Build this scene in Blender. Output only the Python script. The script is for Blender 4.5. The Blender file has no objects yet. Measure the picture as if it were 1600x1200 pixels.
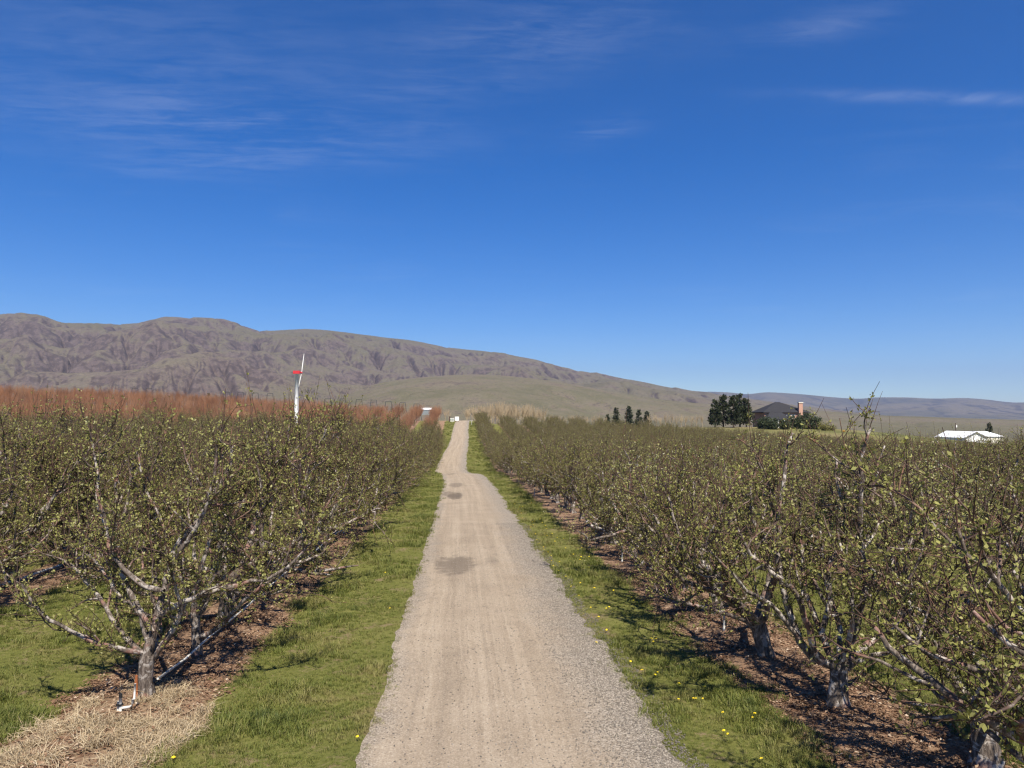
import bpy, math, random
import numpy as np
from mathutils import Vector, Matrix, Euler

R = math.radians
rng = np.random.default_rng(7)
scene = bpy.context.scene
COL = scene.collection

# ------------------------------------------------------------------ camera
F_PX = 1150.0                       # focal length in photo pixels (1600 wide)
CAM = Vector((-0.69, 0.0, 3.83))
cam_data = bpy.data.cameras.new("camera")
cam_data.sensor_width = 36.0
cam_data.lens = F_PX / 1600.0 * 36.0
cam_data.clip_start = 0.1
cam_data.clip_end = 60000.0
cam = bpy.data.objects.new("camera", cam_data)
cam.location = CAM
cam.rotation_euler = (R(90.0 + 2.5), 0.0, R(-4.08))
COL.objects.link(cam)
scene.camera = cam
CAM_M = Euler(cam.rotation_euler).to_matrix()

# ------------------------------------------------------------------ sun, sky, exposure
SUN_EL, SUN_AZ = R(55.0), R(168.0)   # azimuth clockwise from +Y (the road's direction)
sun_dir = Vector((math.sin(SUN_AZ) * math.cos(SUN_EL), math.cos(SUN_AZ) * math.cos(SUN_EL), math.sin(SUN_EL)))
sd = bpy.data.lights.new("sun", 'SUN')
sd.energy = 5.0
sd.angle = R(0.53)
sd.color = (1.0, 0.92, 0.79)
sun = bpy.data.objects.new("sun", sd)
sun.rotation_euler = sun_dir.to_track_quat('Z', 'Y').to_euler()
sun.location = (0, 0, 60)
COL.objects.link(sun)

scene.view_settings.view_transform = 'Standard'
scene.view_settings.look = 'None'
scene.view_settings.gamma = 1.0
scene.view_settings.exposure = 0.80
HAZE = 4.8e-5                       # density of the air, per metre
scene.view_settings.use_curve_mapping = False
scene.cycles.max_bounces = 6
scene.cycles.transparent_max_bounces = 6
scene.cycles.volume_bounces = 0
scene.cycles.use_denoising = True
scene.cycles.denoiser = 'OPENIMAGEDENOISE'
scene.cycles.denoising_input_passes = 'RGB_ALBEDO_NORMAL'
scene.cycles.denoising_prefilter = 'ACCURATE'
scene.cycles.filter_width = 1.3


# ------------------------------------------------------------------ node helpers
class NT:
    def __init__(self, tree):
        self.t = tree
        self.n = tree.nodes
        self.l = tree.links

    def node(self, kind, props=None, **ins):
        nd = self.n.new(kind)
        for k, v in (props or {}).items():
            setattr(nd, k, v)
        for k, v in ins.items():
            self.put(nd, k, v)
        return nd

    def put(self, nd, key, v):
        key2 = int(key[1:]) if key[0] == 'i' and key[1:].isdigit() else key.replace('_', ' ')
        sock = nd.inputs[key2]
        if hasattr(v, 'is_output'):
            self.l.new(v, sock)
        else:
            sock.default_value = v

    def math(self, op, a, b=None, c=None, clamp=False):
        nd = self.node('ShaderNodeMath', {'operation': op, 'use_clamp': clamp})
        for i, v in enumerate((a, b, c)):
            if v is not None:
                self.put(nd, 'i%d' % i, v)
        return nd.outputs[0]

    def vmath(self, op, a, b=None):
        nd = self.node('ShaderNodeVectorMath', {'operation': op})
        self.put(nd, 'i0', a)
        if b is not None:
            self.put(nd, 'i1', b)
        return nd.outputs['Value'] if op in ('DOT_PRODUCT', 'LENGTH', 'DISTANCE') else nd.outputs[0]

    def noise(self, vec, scale, detail=4.0, rough=0.55, dist=0.0, out='Fac'):
        nd = self.node('ShaderNodeTexNoise', Scale=scale, Detail=detail, Roughness=rough, Distortion=dist)
        if vec is not None:
            self.put(nd, 'Vector', vec)
        return nd.outputs[out]

    def voronoi(self, vec, scale, out='Distance', feature='F1', rand=1.0):
        nd = self.node('ShaderNodeTexVoronoi', {'feature': feature}, Scale=scale, Randomness=rand)
        self.put(nd, 'Vector', vec)
        return nd.outputs[out]

    def ramp(self, fac, stops, interp='LINEAR'):
        nd = self.node('ShaderNodeValToRGB')
        cr = nd.color_ramp
        cr.interpolation = interp
        while len(cr.elements) < len(stops):
            cr.elements.new(0.5)
        for e, (p, c) in zip(cr.elements, stops):
            e.position = p
            e.color = (c, c, c, 1) if isinstance(c, (int, float)) else (*c, 1)
        self.put(nd, 'Fac', fac)
        return nd.outputs['Color']

    def smooth(self, v, a, b):
        nd = self.node('ShaderNodeMapRange', {'interpolation_type': 'SMOOTHSTEP'})
        self.put(nd, 'Value', v)
        for k, x in (('From Min', a), ('From Max', b)):
            nd.inputs[k].default_value = x
        return nd.outputs[0]

    def mix(self, fac, a, b, blend='MIX'):
        nd = self.node('ShaderNodeMix', {'data_type': 'RGBA', 'blend_type': blend})
        self.put(nd, 'i0', fac)
        for i, v in ((6, a), (7, b)):
            if isinstance(v, tuple):
                v = (*v, 1) if len(v) == 3 else v
            self.put(nd, 'i%d' % i, v)
        return nd.outputs[2]

    def sep(self, v):
        nd = self.node('ShaderNodeSeparateXYZ')
        self.put(nd, 'i0', v)
        return nd.outputs

    def comb(self, x, y, z):
        nd = self.node('ShaderNodeCombineXYZ')
        for i, v in enumerate((x, y, z)):
            self.put(nd, 'i%d' % i, v)
        return nd.outputs[0]

    def bump(self, h, strength=0.4, dist=0.02):
        nd = self.node('ShaderNodeBump', Strength=strength, Distance=dist)
        self.put(nd, 'Height', h)
        return nd.outputs[0]


def new_mat(name):
    m = bpy.data.materials.new(name)
    m.use_nodes = True
    nt = NT(m.node_tree)
    b = m.node_tree.nodes['Principled BSDF']
    b.inputs['Roughness'].default_value = 0.85
    b.inputs['Specular IOR Level'].default_value = 0.25
    return m, nt, b


def c4(c):
    return (*c, 1.0)


def simple_mat(name, col, rough=0.7, var=0.15, scale=6.0, metallic=0.0, spec=0.3, bump=0.0):
    m, nt, b = new_mat(name)
    tc = nt.node('ShaderNodeTexCoord').outputs['Object']
    n = nt.noise(tc, scale, 5.0, 0.6)
    lo = tuple(x * (1 - var) for x in col)
    hi = tuple(min(1, x * (1 + var)) for x in col)
    nt.put(b, 'Base Color', nt.ramp(n, [(0.3, lo), (0.7, hi)]))
    b.inputs['Roughness'].default_value = rough
    b.inputs['Metallic'].default_value = metallic
    b.inputs['Specular IOR Level'].default_value = spec
    if bump:
        nt.put(b, 'Normal', nt.bump(n, bump, 0.02))
    return m


# ------------------------------------------------------------------ world
world = bpy.data.worlds.new("World")
scene.world = world
world.use_nodes = True
w = NT(world.node_tree)
bg = world.node_tree.nodes['Background']
sky = w.node('ShaderNodeTexSky', {'sky_type': 'NISHITA', 'sun_disc': False})
sky.sun_elevation = SUN_EL
sky.sun_rotation = SUN_AZ
sky.altitude = 600.0
sky.air_density = 0.9
sky.dust_density = 0.0
sky.ozone_density = 4.0
hs = w.node('ShaderNodeHueSaturation', Hue=0.510, Saturation=1.42, Value=0.92)
w.put(hs, 'Color', sky.outputs[0])
tc = w.node('ShaderNodeTexCoord').outputs['Generated']
dx, dy, dz = w.sep(tc)
dzc = w.math('MAXIMUM', dz, 0.04)
px = w.math('DIVIDE', dx, dzc)
py = w.math('DIVIDE', dy, dzc)
# thin cirrus on a plane high overhead: fine fibres torn by a broad patch mask
pv = w.comb(w.math('ADD', px, w.math('MULTIPLY', py, 0.25)), w.math('MULTIPLY', py, 2.0), 0.0)
fib = w.noise(pv, 1.1, 9.0, 0.62, 0.9)
fib2 = w.noise(w.comb(px, py, 3.0), 5.0, 6.0, 0.6, 0.4)
fib3 = w.noise(w.comb(w.math('ADD', px, w.math('MULTIPLY', py, 0.5)), w.math('MULTIPLY', py, 4.0), 7.0), 4.5, 7.0, 0.66, 0.7)
veil = w.math('ADD', w.math('MULTIPLY', fib, 0.45), w.math('ADD', w.math('MULTIPLY', fib3, 0.40), w.math('MULTIPLY', fib2, 0.15)))
patch = w.noise(w.comb(px, w.math('MULTIPLY', py, 1.3), 11.3), 0.55, 3.0, 0.5)
cl = w.math('MULTIPLY', w.smooth(fib, 0.47, 0.80), w.smooth(patch, 0.44, 0.64))
cl = w.math('MULTIPLY', cl, w.math('ADD', 0.55, w.math('MULTIPLY', fib2, 0.9)))


def wisp(cx, cy, ax, ay, ang, lo, hi, amount, tex):
    """one cirrus streak: an elongated soft patch at a place on the cloud plane"""
    a = R(ang)
    ux = w.math('SUBTRACT', px, cx)
    uy = w.math('SUBTRACT', py, cy)
    u = w.math('ADD', w.math('MULTIPLY', ux, math.cos(a)), w.math('MULTIPLY', uy, math.sin(a)))
    v = w.math('SUBTRACT', w.math('MULTIPLY', uy, math.cos(a)), w.math('MULTIPLY', ux, math.sin(a)))
    u = w.math('DIVIDE', u, ax)
    v = w.math('DIVIDE', v, ay)
    d = w.math('ADD', w.math('MULTIPLY', u, u), w.math('MULTIPLY', v, v))
    e = w.math('POWER', 2.718, w.math('MULTIPLY', d, -1.0))
    return w.math('MULTIPLY', w.math('MULTIPLY', e, amount), w.smooth(tex, lo, hi))


def cloud_xy(x, y):
    d = CAM_M @ Vector(((x - 800) / F_PX, (600 - y) / F_PX, -1))
    return d.x / d.z, d.y / d.z


def wisp_px(x, y, half_x, half_y, ang, amount, tex=None, lo=0.38, hi=0.68):
    c = cloud_xy(x, y)
    a = cloud_xy(x + half_x, y)
    b = cloud_xy(x, y - half_y)
    return wisp(c[0], c[1], abs(a[0] - c[0]), abs(b[1] - c[1]), ang, lo, hi, amount, tex or veil)


wl = [wisp_px(300, 190, 330, 60, 0, 0.55), wisp_px(430, 192, 190, 9, -3, 0.55), wisp_px(380, 250, 260, 24, -12, 0.45),
      wisp_px(850, 55, 190, 60, -12, 0.62), wisp_px(720, 135, 160, 25, -10, 0.25),
      wisp_px(945, 205, 45, 26, 30, 0.42), wisp_px(1275, 45, 50, 70, 60, 0.50),
      wisp_px(1480, 153, 210, 10, -1, 0.75, fib2, 0.25, 0.75), wisp_px(200, 60, 420, 160, 0, 0.30)]
tot = w.math('MULTIPLY', cl, 0.22)
for x in wl:
    tot = w.math('ADD', tot, x)
tot = w.math('MULTIPLY', tot, 0.17, clamp=True)
blue = w.mix(1.0, hs.outputs[0], (0.96, 1.0, 1.06), 'MULTIPLY')
skycol = w.mix(tot, blue, (8.5, 8.8, 9.4))
w.put(bg, 'Color', skycol)
bg.inputs['Strength'].default_value = 0.077


# ------------------------------------------------------------------ numeric helpers
def _hash(ix, iy, seed):
    h = (ix.astype(np.int64) * 374761393 + iy.astype(np.int64) * 668265263 + seed * 974711) & 0x7fffffff
    h = ((h ^ (h >> 13)) * 1274126177) & 0x7fffffff
    h = h ^ (h >> 16)
    return (h & 0xffff) / 65535.0


def vnoise(x, y, seed=0):
    x = np.asarray(x, float)
    y = np.asarray(y, float)
    ix, iy = np.floor(x), np.floor(y)
    fx, fy = x - ix, y - iy
    fx = fx * fx * fx * (fx * (fx * 6 - 15) + 10)
    fy = fy * fy * fy * (fy * (fy * 6 - 15) + 10)
    a, b = _hash(ix, iy, seed), _hash(ix + 1, iy, seed)
    c, d = _hash(ix, iy + 1, seed), _hash(ix + 1, iy + 1, seed)
    return (a + (b - a) * fx) * (1 - fy) + (c + (d - c) * fx) * fy


def fbm(x, y, seed=0, octs=4, gain=0.5):
    s, a, t = 0.0, 1.0, 0.0
    for k in range(octs):
        s = s + a * vnoise(x * 2 ** k + 17.3 * k, y * 2 ** k - 9.1 * k, seed + k)
        t += a
        a *= gain
    return s / t


def hermite(xs, ys, x):
    xs, ys = np.array(xs, float), np.array(ys, float)
    d = np.diff(ys) / np.diff(xs)
    m = np.zeros_like(ys)
    m[1:-1] = (d[:-1] + d[1:]) / 2
    m[0], m[-1] = d[0], d[-1]
    sgn = np.zeros(len(ys), bool)
    sgn[1:-1] = d[:-1] * d[1:] <= 0
    m[sgn] = 0
    x = np.clip(np.asarray(x, float), xs[0], xs[-1])
    i = np.clip(np.searchsorted(xs, x) - 1, 0, len(xs) - 2)
    h = xs[i + 1] - xs[i]
    t = (x - xs[i]) / h
    return ((2 * t**3 - 3 * t**2 + 1) * ys[i] + (t**3 - 2 * t**2 + t) * h * m[i]
            + (-2 * t**3 + 3 * t**2) * ys[i + 1] + (t**3 - t**2) * h * m[i + 1])


# road profile along D (= world y), and how the land lies to either side of it
RD = [-40, 0, 40, 62, 70, 79, 88, 100, 120, 140, 160, 181, 190, 200, 230, 300, 450, 900, 2500]
RZ = [.94, 0, -.94, -1.46, -1.66, -2.30, -2.55, -2.45, -1.85, -1.05, .45, 2.1, 2.5, 2.6, 1.9, -2, -14, -45, -70]
LX = [-130, -100, -70, -30, -10, -3, 3, 10, 30, 70, 110, 180]
LD = [0, 40, 72, 110, 140, 170, 200, 245, 330, 600]
LO = [[.2, .2, .15, .05, 0, 0, 0, 0, -.05, -.2, -.4, -.7],
      [1, .8, .6, .2, 0, 0, 0, 0, -.05, -.5, -1, -2.2],
      [2.3, 1.9, 1.3, .6, .1, 0, 0, 0, -.1, -.9, -2.2, -4],
      [4.6, 3.7, 3, 2.2, .4, 0, 0, 0, -.2, -1.6, -3.6, -6],
      [5.4, 4.9, 3.9, 2.3, .4, 0, 0, -.2, -.6, -2.6, -5.4, -8],
      [5.5, 4.9, 3.9, 1.4, .2, 0, 0, -.9, -1.6, -4.4, -7.4, -10],
      [4.7, 4.2, 3.2, .7, 0, 0, 0, -1, -1.7, -4, -5.0, -9.5],
      [3, 3, 2, .5, 0, 0, 0, -.3, -.6, -1.2, -1.4, -7.0],
      [0, 0, 0, 0, 0, 0, 0, 0, 0, 0, -2, -6.0],
      [0] * 12]
_fd = np.linspace(0, 600, 601)
_fx = np.linspace(-130, 180, 621)
_t1 = np.stack([hermite(LD, [row[j] for row in LO], _fd) for j in range(12)], 1)
_OFF = np.stack([hermite(LX, r_, _fx) for r_ in _t1], 0)


def offs(x, y):
    i = np.clip((np.asarray(x, float) + 130) / 0.5, 0, 619.999)
    j = np.clip(np.asarray(y, float), 0, 599.999)
    i0, j0 = i.astype(int), j.astype(int)
    a, b = i - i0, j - j0
    return ((_OFF[j0, i0] * (1 - a) + _OFF[j0, i0 + 1] * a) * (1 - b)
            + (_OFF[j0 + 1, i0] * (1 - a) + _OFF[j0 + 1, i0 + 1] * a) * b)


def H(x, y):
    """height of the land at x, y (metres)"""
    return hermite(RD, RZ, y) + offs(x, y)


def road_cx(y):
    return hermite([-40, 40, 64, 74, 88, 102, 140, 181, 195, 230], [0, 0, -.25, -.75, -1.65, -1.6, -.75, -.1, .4, 3.0], y)


def road_hw(y):
    return hermite([-40, 60, 100, 150, 230], [1.85, 1.85, 1.85, 1.75, 1.7], y)


def ray(x, y):
    return (CAM_M @ Vector(((x - 800) / F_PX, (600 - y) / F_PX, -1))).normalized()


def at_depth(x, y, D):
    """the point on the sight line of photo pixel x, y that lies D metres down the road"""
    d = ray(x, y)
    return CAM + d * (D / d.y)


def in_view(p, m=0.05):
    v = CAM_M.transposed() @ (Vector(p) - CAM)
    if v.z > -1:
        return False
    return abs(v.x / -v.z) < 800 / F_PX + m + 2.6 / -v.z


# ------------------------------------------------------------------ mesh helpers
def mesh_np(name, V, Q, mat=None, attrs=None, smooth=False):
    """quads (or triangles) from numpy arrays"""
    V = np.asarray(V, np.float32)
    Q = np.asarray(Q, np.int32)
    me = bpy.data.meshes.new(name)
    me.vertices.add(len(V))
    me.vertices.foreach_set('co', V.ravel())
    k = Q.shape[1]
    me.loops.add(Q.size)
    me.loops.foreach_set('vertex_index', Q.ravel())
    me.polygons.add(len(Q))
    me.polygons.foreach_set('loop_start', np.arange(0, Q.size, k, dtype=np.int32))
    if smooth:
        me.polygons.foreach_set('use_smooth', np.ones(len(Q), bool))
    for nm, arr in (attrs or {}).items():
        a = me.attributes.new(nm, 'FLOAT', 'POINT')
        a.data.foreach_set('value', np.asarray(arr, np.float32))
    me.update(calc_edges=True)
    if mat:
        me.materials.append(mat)
    return me


def link(name, data, parent=None, loc=None):
    o = bpy.data.objects.new(name, data)
    COL.objects.link(o)
    if parent is not None:
        o.parent = parent
    if loc is not None:
        o.location = loc
    return o


def tag(o, label=None, cat=None, group=None, kind=None):
    for k, v in (('label', label), ('category', cat), ('group', group), ('kind', kind)):
        if v:
            o[k] = v
    return o


def grid_faces(nr, nc):
    i = np.arange(nr - 1)[:, None] * nc + np.arange(nc - 1)[None, :]
    return np.stack([i, i + 1, i + nc + 1, i + nc], -1).reshape(-1, 4)


class Soup:
    """collects boxes, prisms and tubes into one mesh"""

    def __init__(self):
        self.v, self.f = [], []

    def add(self, verts, faces):
        n = len(self.v)
        self.v += [tuple(p) for p in verts]
        self.f += [tuple(i + n for i in f) for f in faces]
        return self

    def box(self, x0, x1, y0, y1, z0, z1):
        vs = [(x, y, z) for z in (z0, z1) for x, y in ((x0, y0), (x1, y0), (x1, y1), (x0, y1))]
        return self.add(vs, [(3, 2, 1, 0), (4, 5, 6, 7), (0, 1, 5, 4), (1, 2, 6, 5), (2, 3, 7, 6), (3, 0, 4, 7)])

    def tube(self, pts, rad, n=8):
        pts = [Vector(p) for p in pts]
        rad = rad if isinstance(rad, (list, tuple)) else [rad] * len(pts)
        vs, fs = [], []
        for i, p in enumerate(pts):
            t = (pts[min(i + 1, len(pts) - 1)] - pts[max(i - 1, 0)]).normalized()
            up = Vector((0, 0, 1)) if abs(t.z) < .9 else Vector((1, 0, 0))
            a = t.cross(up).normalized()
            b = t.cross(a)
            for k in range(n):
                an = 2 * math.pi * k / n
                vs.append(p + (a * math.cos(an) + b * math.sin(an)) * rad[i])
        for i in range(len(pts) - 1):
            for k in range(n):
                fs.append((i * n + k, i * n + (k + 1) % n, (i + 1) * n + (k + 1) % n, (i + 1) * n + k))
        fs.append(tuple(range(n)))
        fs.append(tuple((len(pts) - 1) * n + k for k in reversed(range(n))))
        return self.add(vs, fs)

    def mesh(self, name, mat, smooth=False):
        me = bpy.data.meshes.new(name)
        me.from_pydata(self.v, [], self.f)
        me.update()
        if smooth:
            for p in me.polygons:
                p.use_smooth = len(p.vertices) == 4
        me.materials.append(mat)
        return me

    def obj(self, name, mat, parent=None, loc=None, smooth=False):
        return link(name, self.mesh(name, mat, smooth), parent, loc)


ORD = ['', 'first', 'second', 'third', 'fourth', 'fifth', 'sixth', 'seventh', 'eighth', 'ninth', 'tenth', 'eleventh', 'twelfth',
       'thirteenth', 'fourteenth', 'fifteenth', 'sixteenth', 'seventeenth', 'eighteenth', 'nineteenth']
TENS = ['', '', 'twent', 'thirt', 'fort', 'fift', 'sixt', 'sevent', 'eight', 'ninet']


def ordinal(n):
    if n < 20:
        return ORD[n]
    a, b = divmod(n, 10)
    return TENS[a] + ('ieth' if b == 0 else 'y-' + ORD[b])


# orchard layout, metres from the middle of the road
ROW_L0, ROW_LS = -5.26, 6.4
ROW_R0, ROW_RS = 4.64, 5.8


def row_dist(x):
    """distance to the nearest tree row"""
    x = np.asarray(x, float)
    u = np.where(x < 0, -x + ROW_L0, x - ROW_R0)
    s = np.where(x < 0, ROW_LS, ROW_RS)
    return np.abs((u / s + .5) % 1.0 - .5) * s


# ------------------------------------------------------------------ materials of the setting
def mat_ground():
    m, nt, b = new_mat("orchard_floor")
    pos = nt.node('ShaderNodeNewGeometry').outputs['Position']
    X, Y, Z = nt.sep(pos)
    n_big = nt.noise(pos, 0.35, 4, 0.6)
    n_mid = nt.noise(pos, 1.7, 5, 0.6)
    n_fine = nt.noise(pos, 14.0, 6, 0.65)
    n_grit = nt.noise(pos, 70.0, 3, 0.6)
    wob = nt.math('MULTIPLY', nt.math('SUBTRACT', n_mid, 0.5), 0.8)
    wob = nt.math('ADD', wob, nt.math('MULTIPLY', nt.math('SUBTRACT', n_fine, 0.5), 0.45))
    dl = nt.math('PINGPONG', nt.math('SUBTRACT', ROW_L0, X), ROW_LS / 2)
    dr = nt.math('PINGPONG', nt.math('SUBTRACT', X, ROW_R0), ROW_RS / 2)
    side = nt.math('GREATER_THAN', X, 0.0)
    rd = nt.math('ADD', nt.math('MULTIPLY', dl, nt.math('SUBTRACT', 1.0, side)), nt.math('MULTIPLY', dr, side))
    bare = nt.smooth(nt.math('ADD', rd, wob), 1.14, 0.92)
    # thin, worn grass: soil shows in patches
    worn = nt.smooth(nt.math('ADD', nt.math('MULTIPLY', n_mid, 0.6), nt.math('MULTIPLY', n_fine, 0.4)), 0.52, 0.62)
    grass = nt.ramp(nt.math('ADD', nt.math('MULTIPLY', n_big, 0.45), nt.math('MULTIPLY', n_fine, 0.55)),
                    [(0.32, (0.090, 0.100, 0.024)), (0.5, (0.140, 0.145, 0.038)), (0.62, (0.185, 0.175, 0.058)), (0.75, (0.240, 0.195, 0.095))])
    grass = nt.mix(nt.math('MULTIPLY', worn, 0.85), grass, (0.215, 0.160, 0.095))
    soil = nt.ramp(nt.math('ADD', nt.math('MULTIPLY', n_mid, 0.35), nt.math('MULTIPLY', n_fine, 0.65)),
                   [(0.3, (0.140, 0.082, 0.052)), (0.5, (0.245, 0.158, 0.102)), (0.7, (0.34, 0.235, 0.160))])
    fl = nt.voronoi(pos, 26.0, 'Color')
    flx = nt.sep(fl)[0]
    flakes = nt.smooth(flx, 0.62, 0.70)
    soil = nt.mix(nt.math('MULTIPLY', flakes, nt.smooth(n_mid, 0.40, 0.58)), soil,
                  nt.ramp(nt.sep(fl)[1], [(0.0, (0.13, 0.06, 0.04)), (0.6, (0.30, 0.19, 0.12)), (1.0, (0.46, 0.36, 0.25))]))
    col = nt.mix(bare, grass, soil)
    # straw patch where the roadside row on the left begins
    sx = nt.math('DIVIDE', nt.math('ADD', X, 5.15), 1.15)
    sy = nt.math('DIVIDE', nt.math('SUBTRACT', Y, 9.9), 1.75)
    sr = nt.math('ADD', nt.math('MULTIPLY', sx, sx), nt.math('MULTIPLY', sy, sy))
    straw = nt.smooth(nt.math('ADD', sr, nt.math('MULTIPLY', wob, 1.6)), 1.1, 0.6)
    strawc = nt.ramp(nt.math('ADD', nt.math('MULTIPLY', n_fine, .5), nt.math('MULTIPLY', n_grit, .5)),
                     [(0.3, (0.16, 0.095, 0.058)), (0.5, (0.26, 0.175, 0.11)), (0.7, (0.42, 0.33, 0.22))])
    col = nt.mix(straw, col, strawc)
    # beyond the orchards: pasture, then dry range land
    far = nt.smooth(nt.math('ADD', Y, nt.math('MULTIPLY', n_big, 8.0)), 196.0, 206.0)
    past = nt.ramp(nt.noise(pos, 0.03, 5, 0.6), [(0.35, (0.075, 0.085, 0.028)), (0.5, (0.15, 0.14, 0.055)), (0.68, (0.21, 0.17, 0.09))])
    col = nt.mix(far, col, past)
    nt.put(b, 'Base Color', col)
    b.inputs['Roughness'].default_value = 0.95
    b.inputs['Specular IOR Level'].default_value = 0.1
    hgt = nt.math('ADD', n_fine, nt.math('MULTIPLY', n_grit, 0.5))
    nt.put(b, 'Normal', nt.bump(hgt, 0.9, 0.05))
    return m


def mat_road():
    m, nt, b = new_mat("gravel_road")
    pos = nt.node('ShaderNodeNewGeometry').outputs['Position']
    at = nt.node('ShaderNodeAttribute', {'attribute_name': 'across'}).outputs['Fac']   # -1 .. 1
    X, Y, Z = nt.sep(pos)
    streak = nt.noise(nt.comb(nt.math('MULTIPLY', at, 5.5), nt.math('MULTIPLY', Y, 0.06), 0.0), 1.0, 5, 0.6)
    streak2 = nt.noise(nt.comb(nt.math('MULTIPLY', at, 26.0), nt.math('MULTIPLY', Y, 0.12), 4.0), 1.0, 3, 0.6)
    n_mid = nt.noise(pos, 0.9, 5, 0.6)
    n_fine = nt.noise(pos, 30.0, 5, 0.7)
    n_peb = nt.voronoi(pos, 55.0, 'Color')
    pebv = nt.sep(n_peb)[0]
    tan = nt.ramp(nt.math('ADD', nt.math('MULTIPLY', streak, .6), nt.math('MULTIPLY', n_mid, .4)),
                  [(0.32, (0.200, 0.155, 0.110)), (0.48, (0.290, 0.230, 0.166)), (0.64, (0.385, 0.316, 0.236))])
    tan = nt.mix(nt.math('MULTIPLY', nt.smooth(streak2, 0.5, 0.72), 0.42), tan, (0.42, 0.35, 0.265))
    tan = nt.mix(nt.math('MULTIPLY', nt.smooth(streak2, 0.47, 0.28), 0.45), tan, (0.20, 0.165, 0.125))
    gry = nt.ramp(nt.math('ADD', nt.math('MULTIPLY', pebv, .6), nt.math('MULTIPLY', n_fine, .4)),
                  [(0.2, (0.11, 0.094, 0.077)), (0.5, (0.215, 0.188, 0.157)), (0.85, (0.36, 0.325, 0.28))])
    # loose grey gravel gathers towards the right-hand edge and in a thin line along the left one
    edge = nt.math('ADD', nt.math('ADD', at, nt.math('MULTIPLY', nt.math('SUBTRACT', n_mid, .5), 0.7)), nt.math('MULTIPLY', nt.math('SUBTRACT', n_fine, .5), 0.5))
    right = nt.smooth(edge, 0.30, 0.90)
    left = nt.math('MULTIPLY', nt.smooth(nt.math('MULTIPLY', edge, -1.0), 0.72, 0.98), 0.7)
    col = nt.mix(nt.math('MAXIMUM', right, left), tan, gry)
    grain = nt.mix(0.30, col, nt.ramp(pebv, [(0.0, (0.16, 0.13, 0.10)), (0.55, (0.30, 0.25, 0.19)), (1.0, (0.50, 0.44, 0.36))]))
    col = grain

    def damp(cx, cy, rx, ry, k):
        u = nt.math('DIVIDE', nt.math('SUBTRACT', X, cx), rx)
        v = nt.math('DIVIDE', nt.math('SUBTRACT', Y, cy), ry)
        d = nt.math('ADD', nt.math('MULTIPLY', u, u), nt.math('MULTIPLY', v, v))
        d = nt.math('ADD', d, nt.math('MULTIPLY', nt.math('SUBTRACT', nt.noise(pos, 2.6, 5, .7), .5), 2.6))
        return nt.math('MULTIPLY', nt.smooth(d, 1.15, 0.35), k)

    # damp hollows where puddles have dried
    dm = damp(-0.82, 21.6, 0.62, 1.7, .75)
    for a in ((-0.95, 45.5, .55, 2.6, 1.0), (-1.35, 47.0, .5, 2.0, .6), (-0.95, 55.0, .6, 2.6, .6), (-1.45, 71.0, .5, 2.0, .8), (0.3, 22.2, .25, .8, .35)):
        dm = nt.math('MAXIMUM', dm, damp(*a))
    col = nt.mix(dm, col, nt.mix(0.25, (0.085, 0.068, 0.055), col))
    nt.put(b, 'Base Color', col)
    b.inputs['Roughness'].default_value = 0.93
    b.inputs['Specular IOR Level'].default_value = 0.15
    hgt = nt.math('ADD', nt.math('MULTIPLY', pebv, 0.6), nt.math('ADD', n_fine, nt.math('MULTIPLY', streak2, 0.7)))
    nt.put(b, 'Normal', nt.bump(hgt, 0.7, 0.02))
    return m


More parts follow.
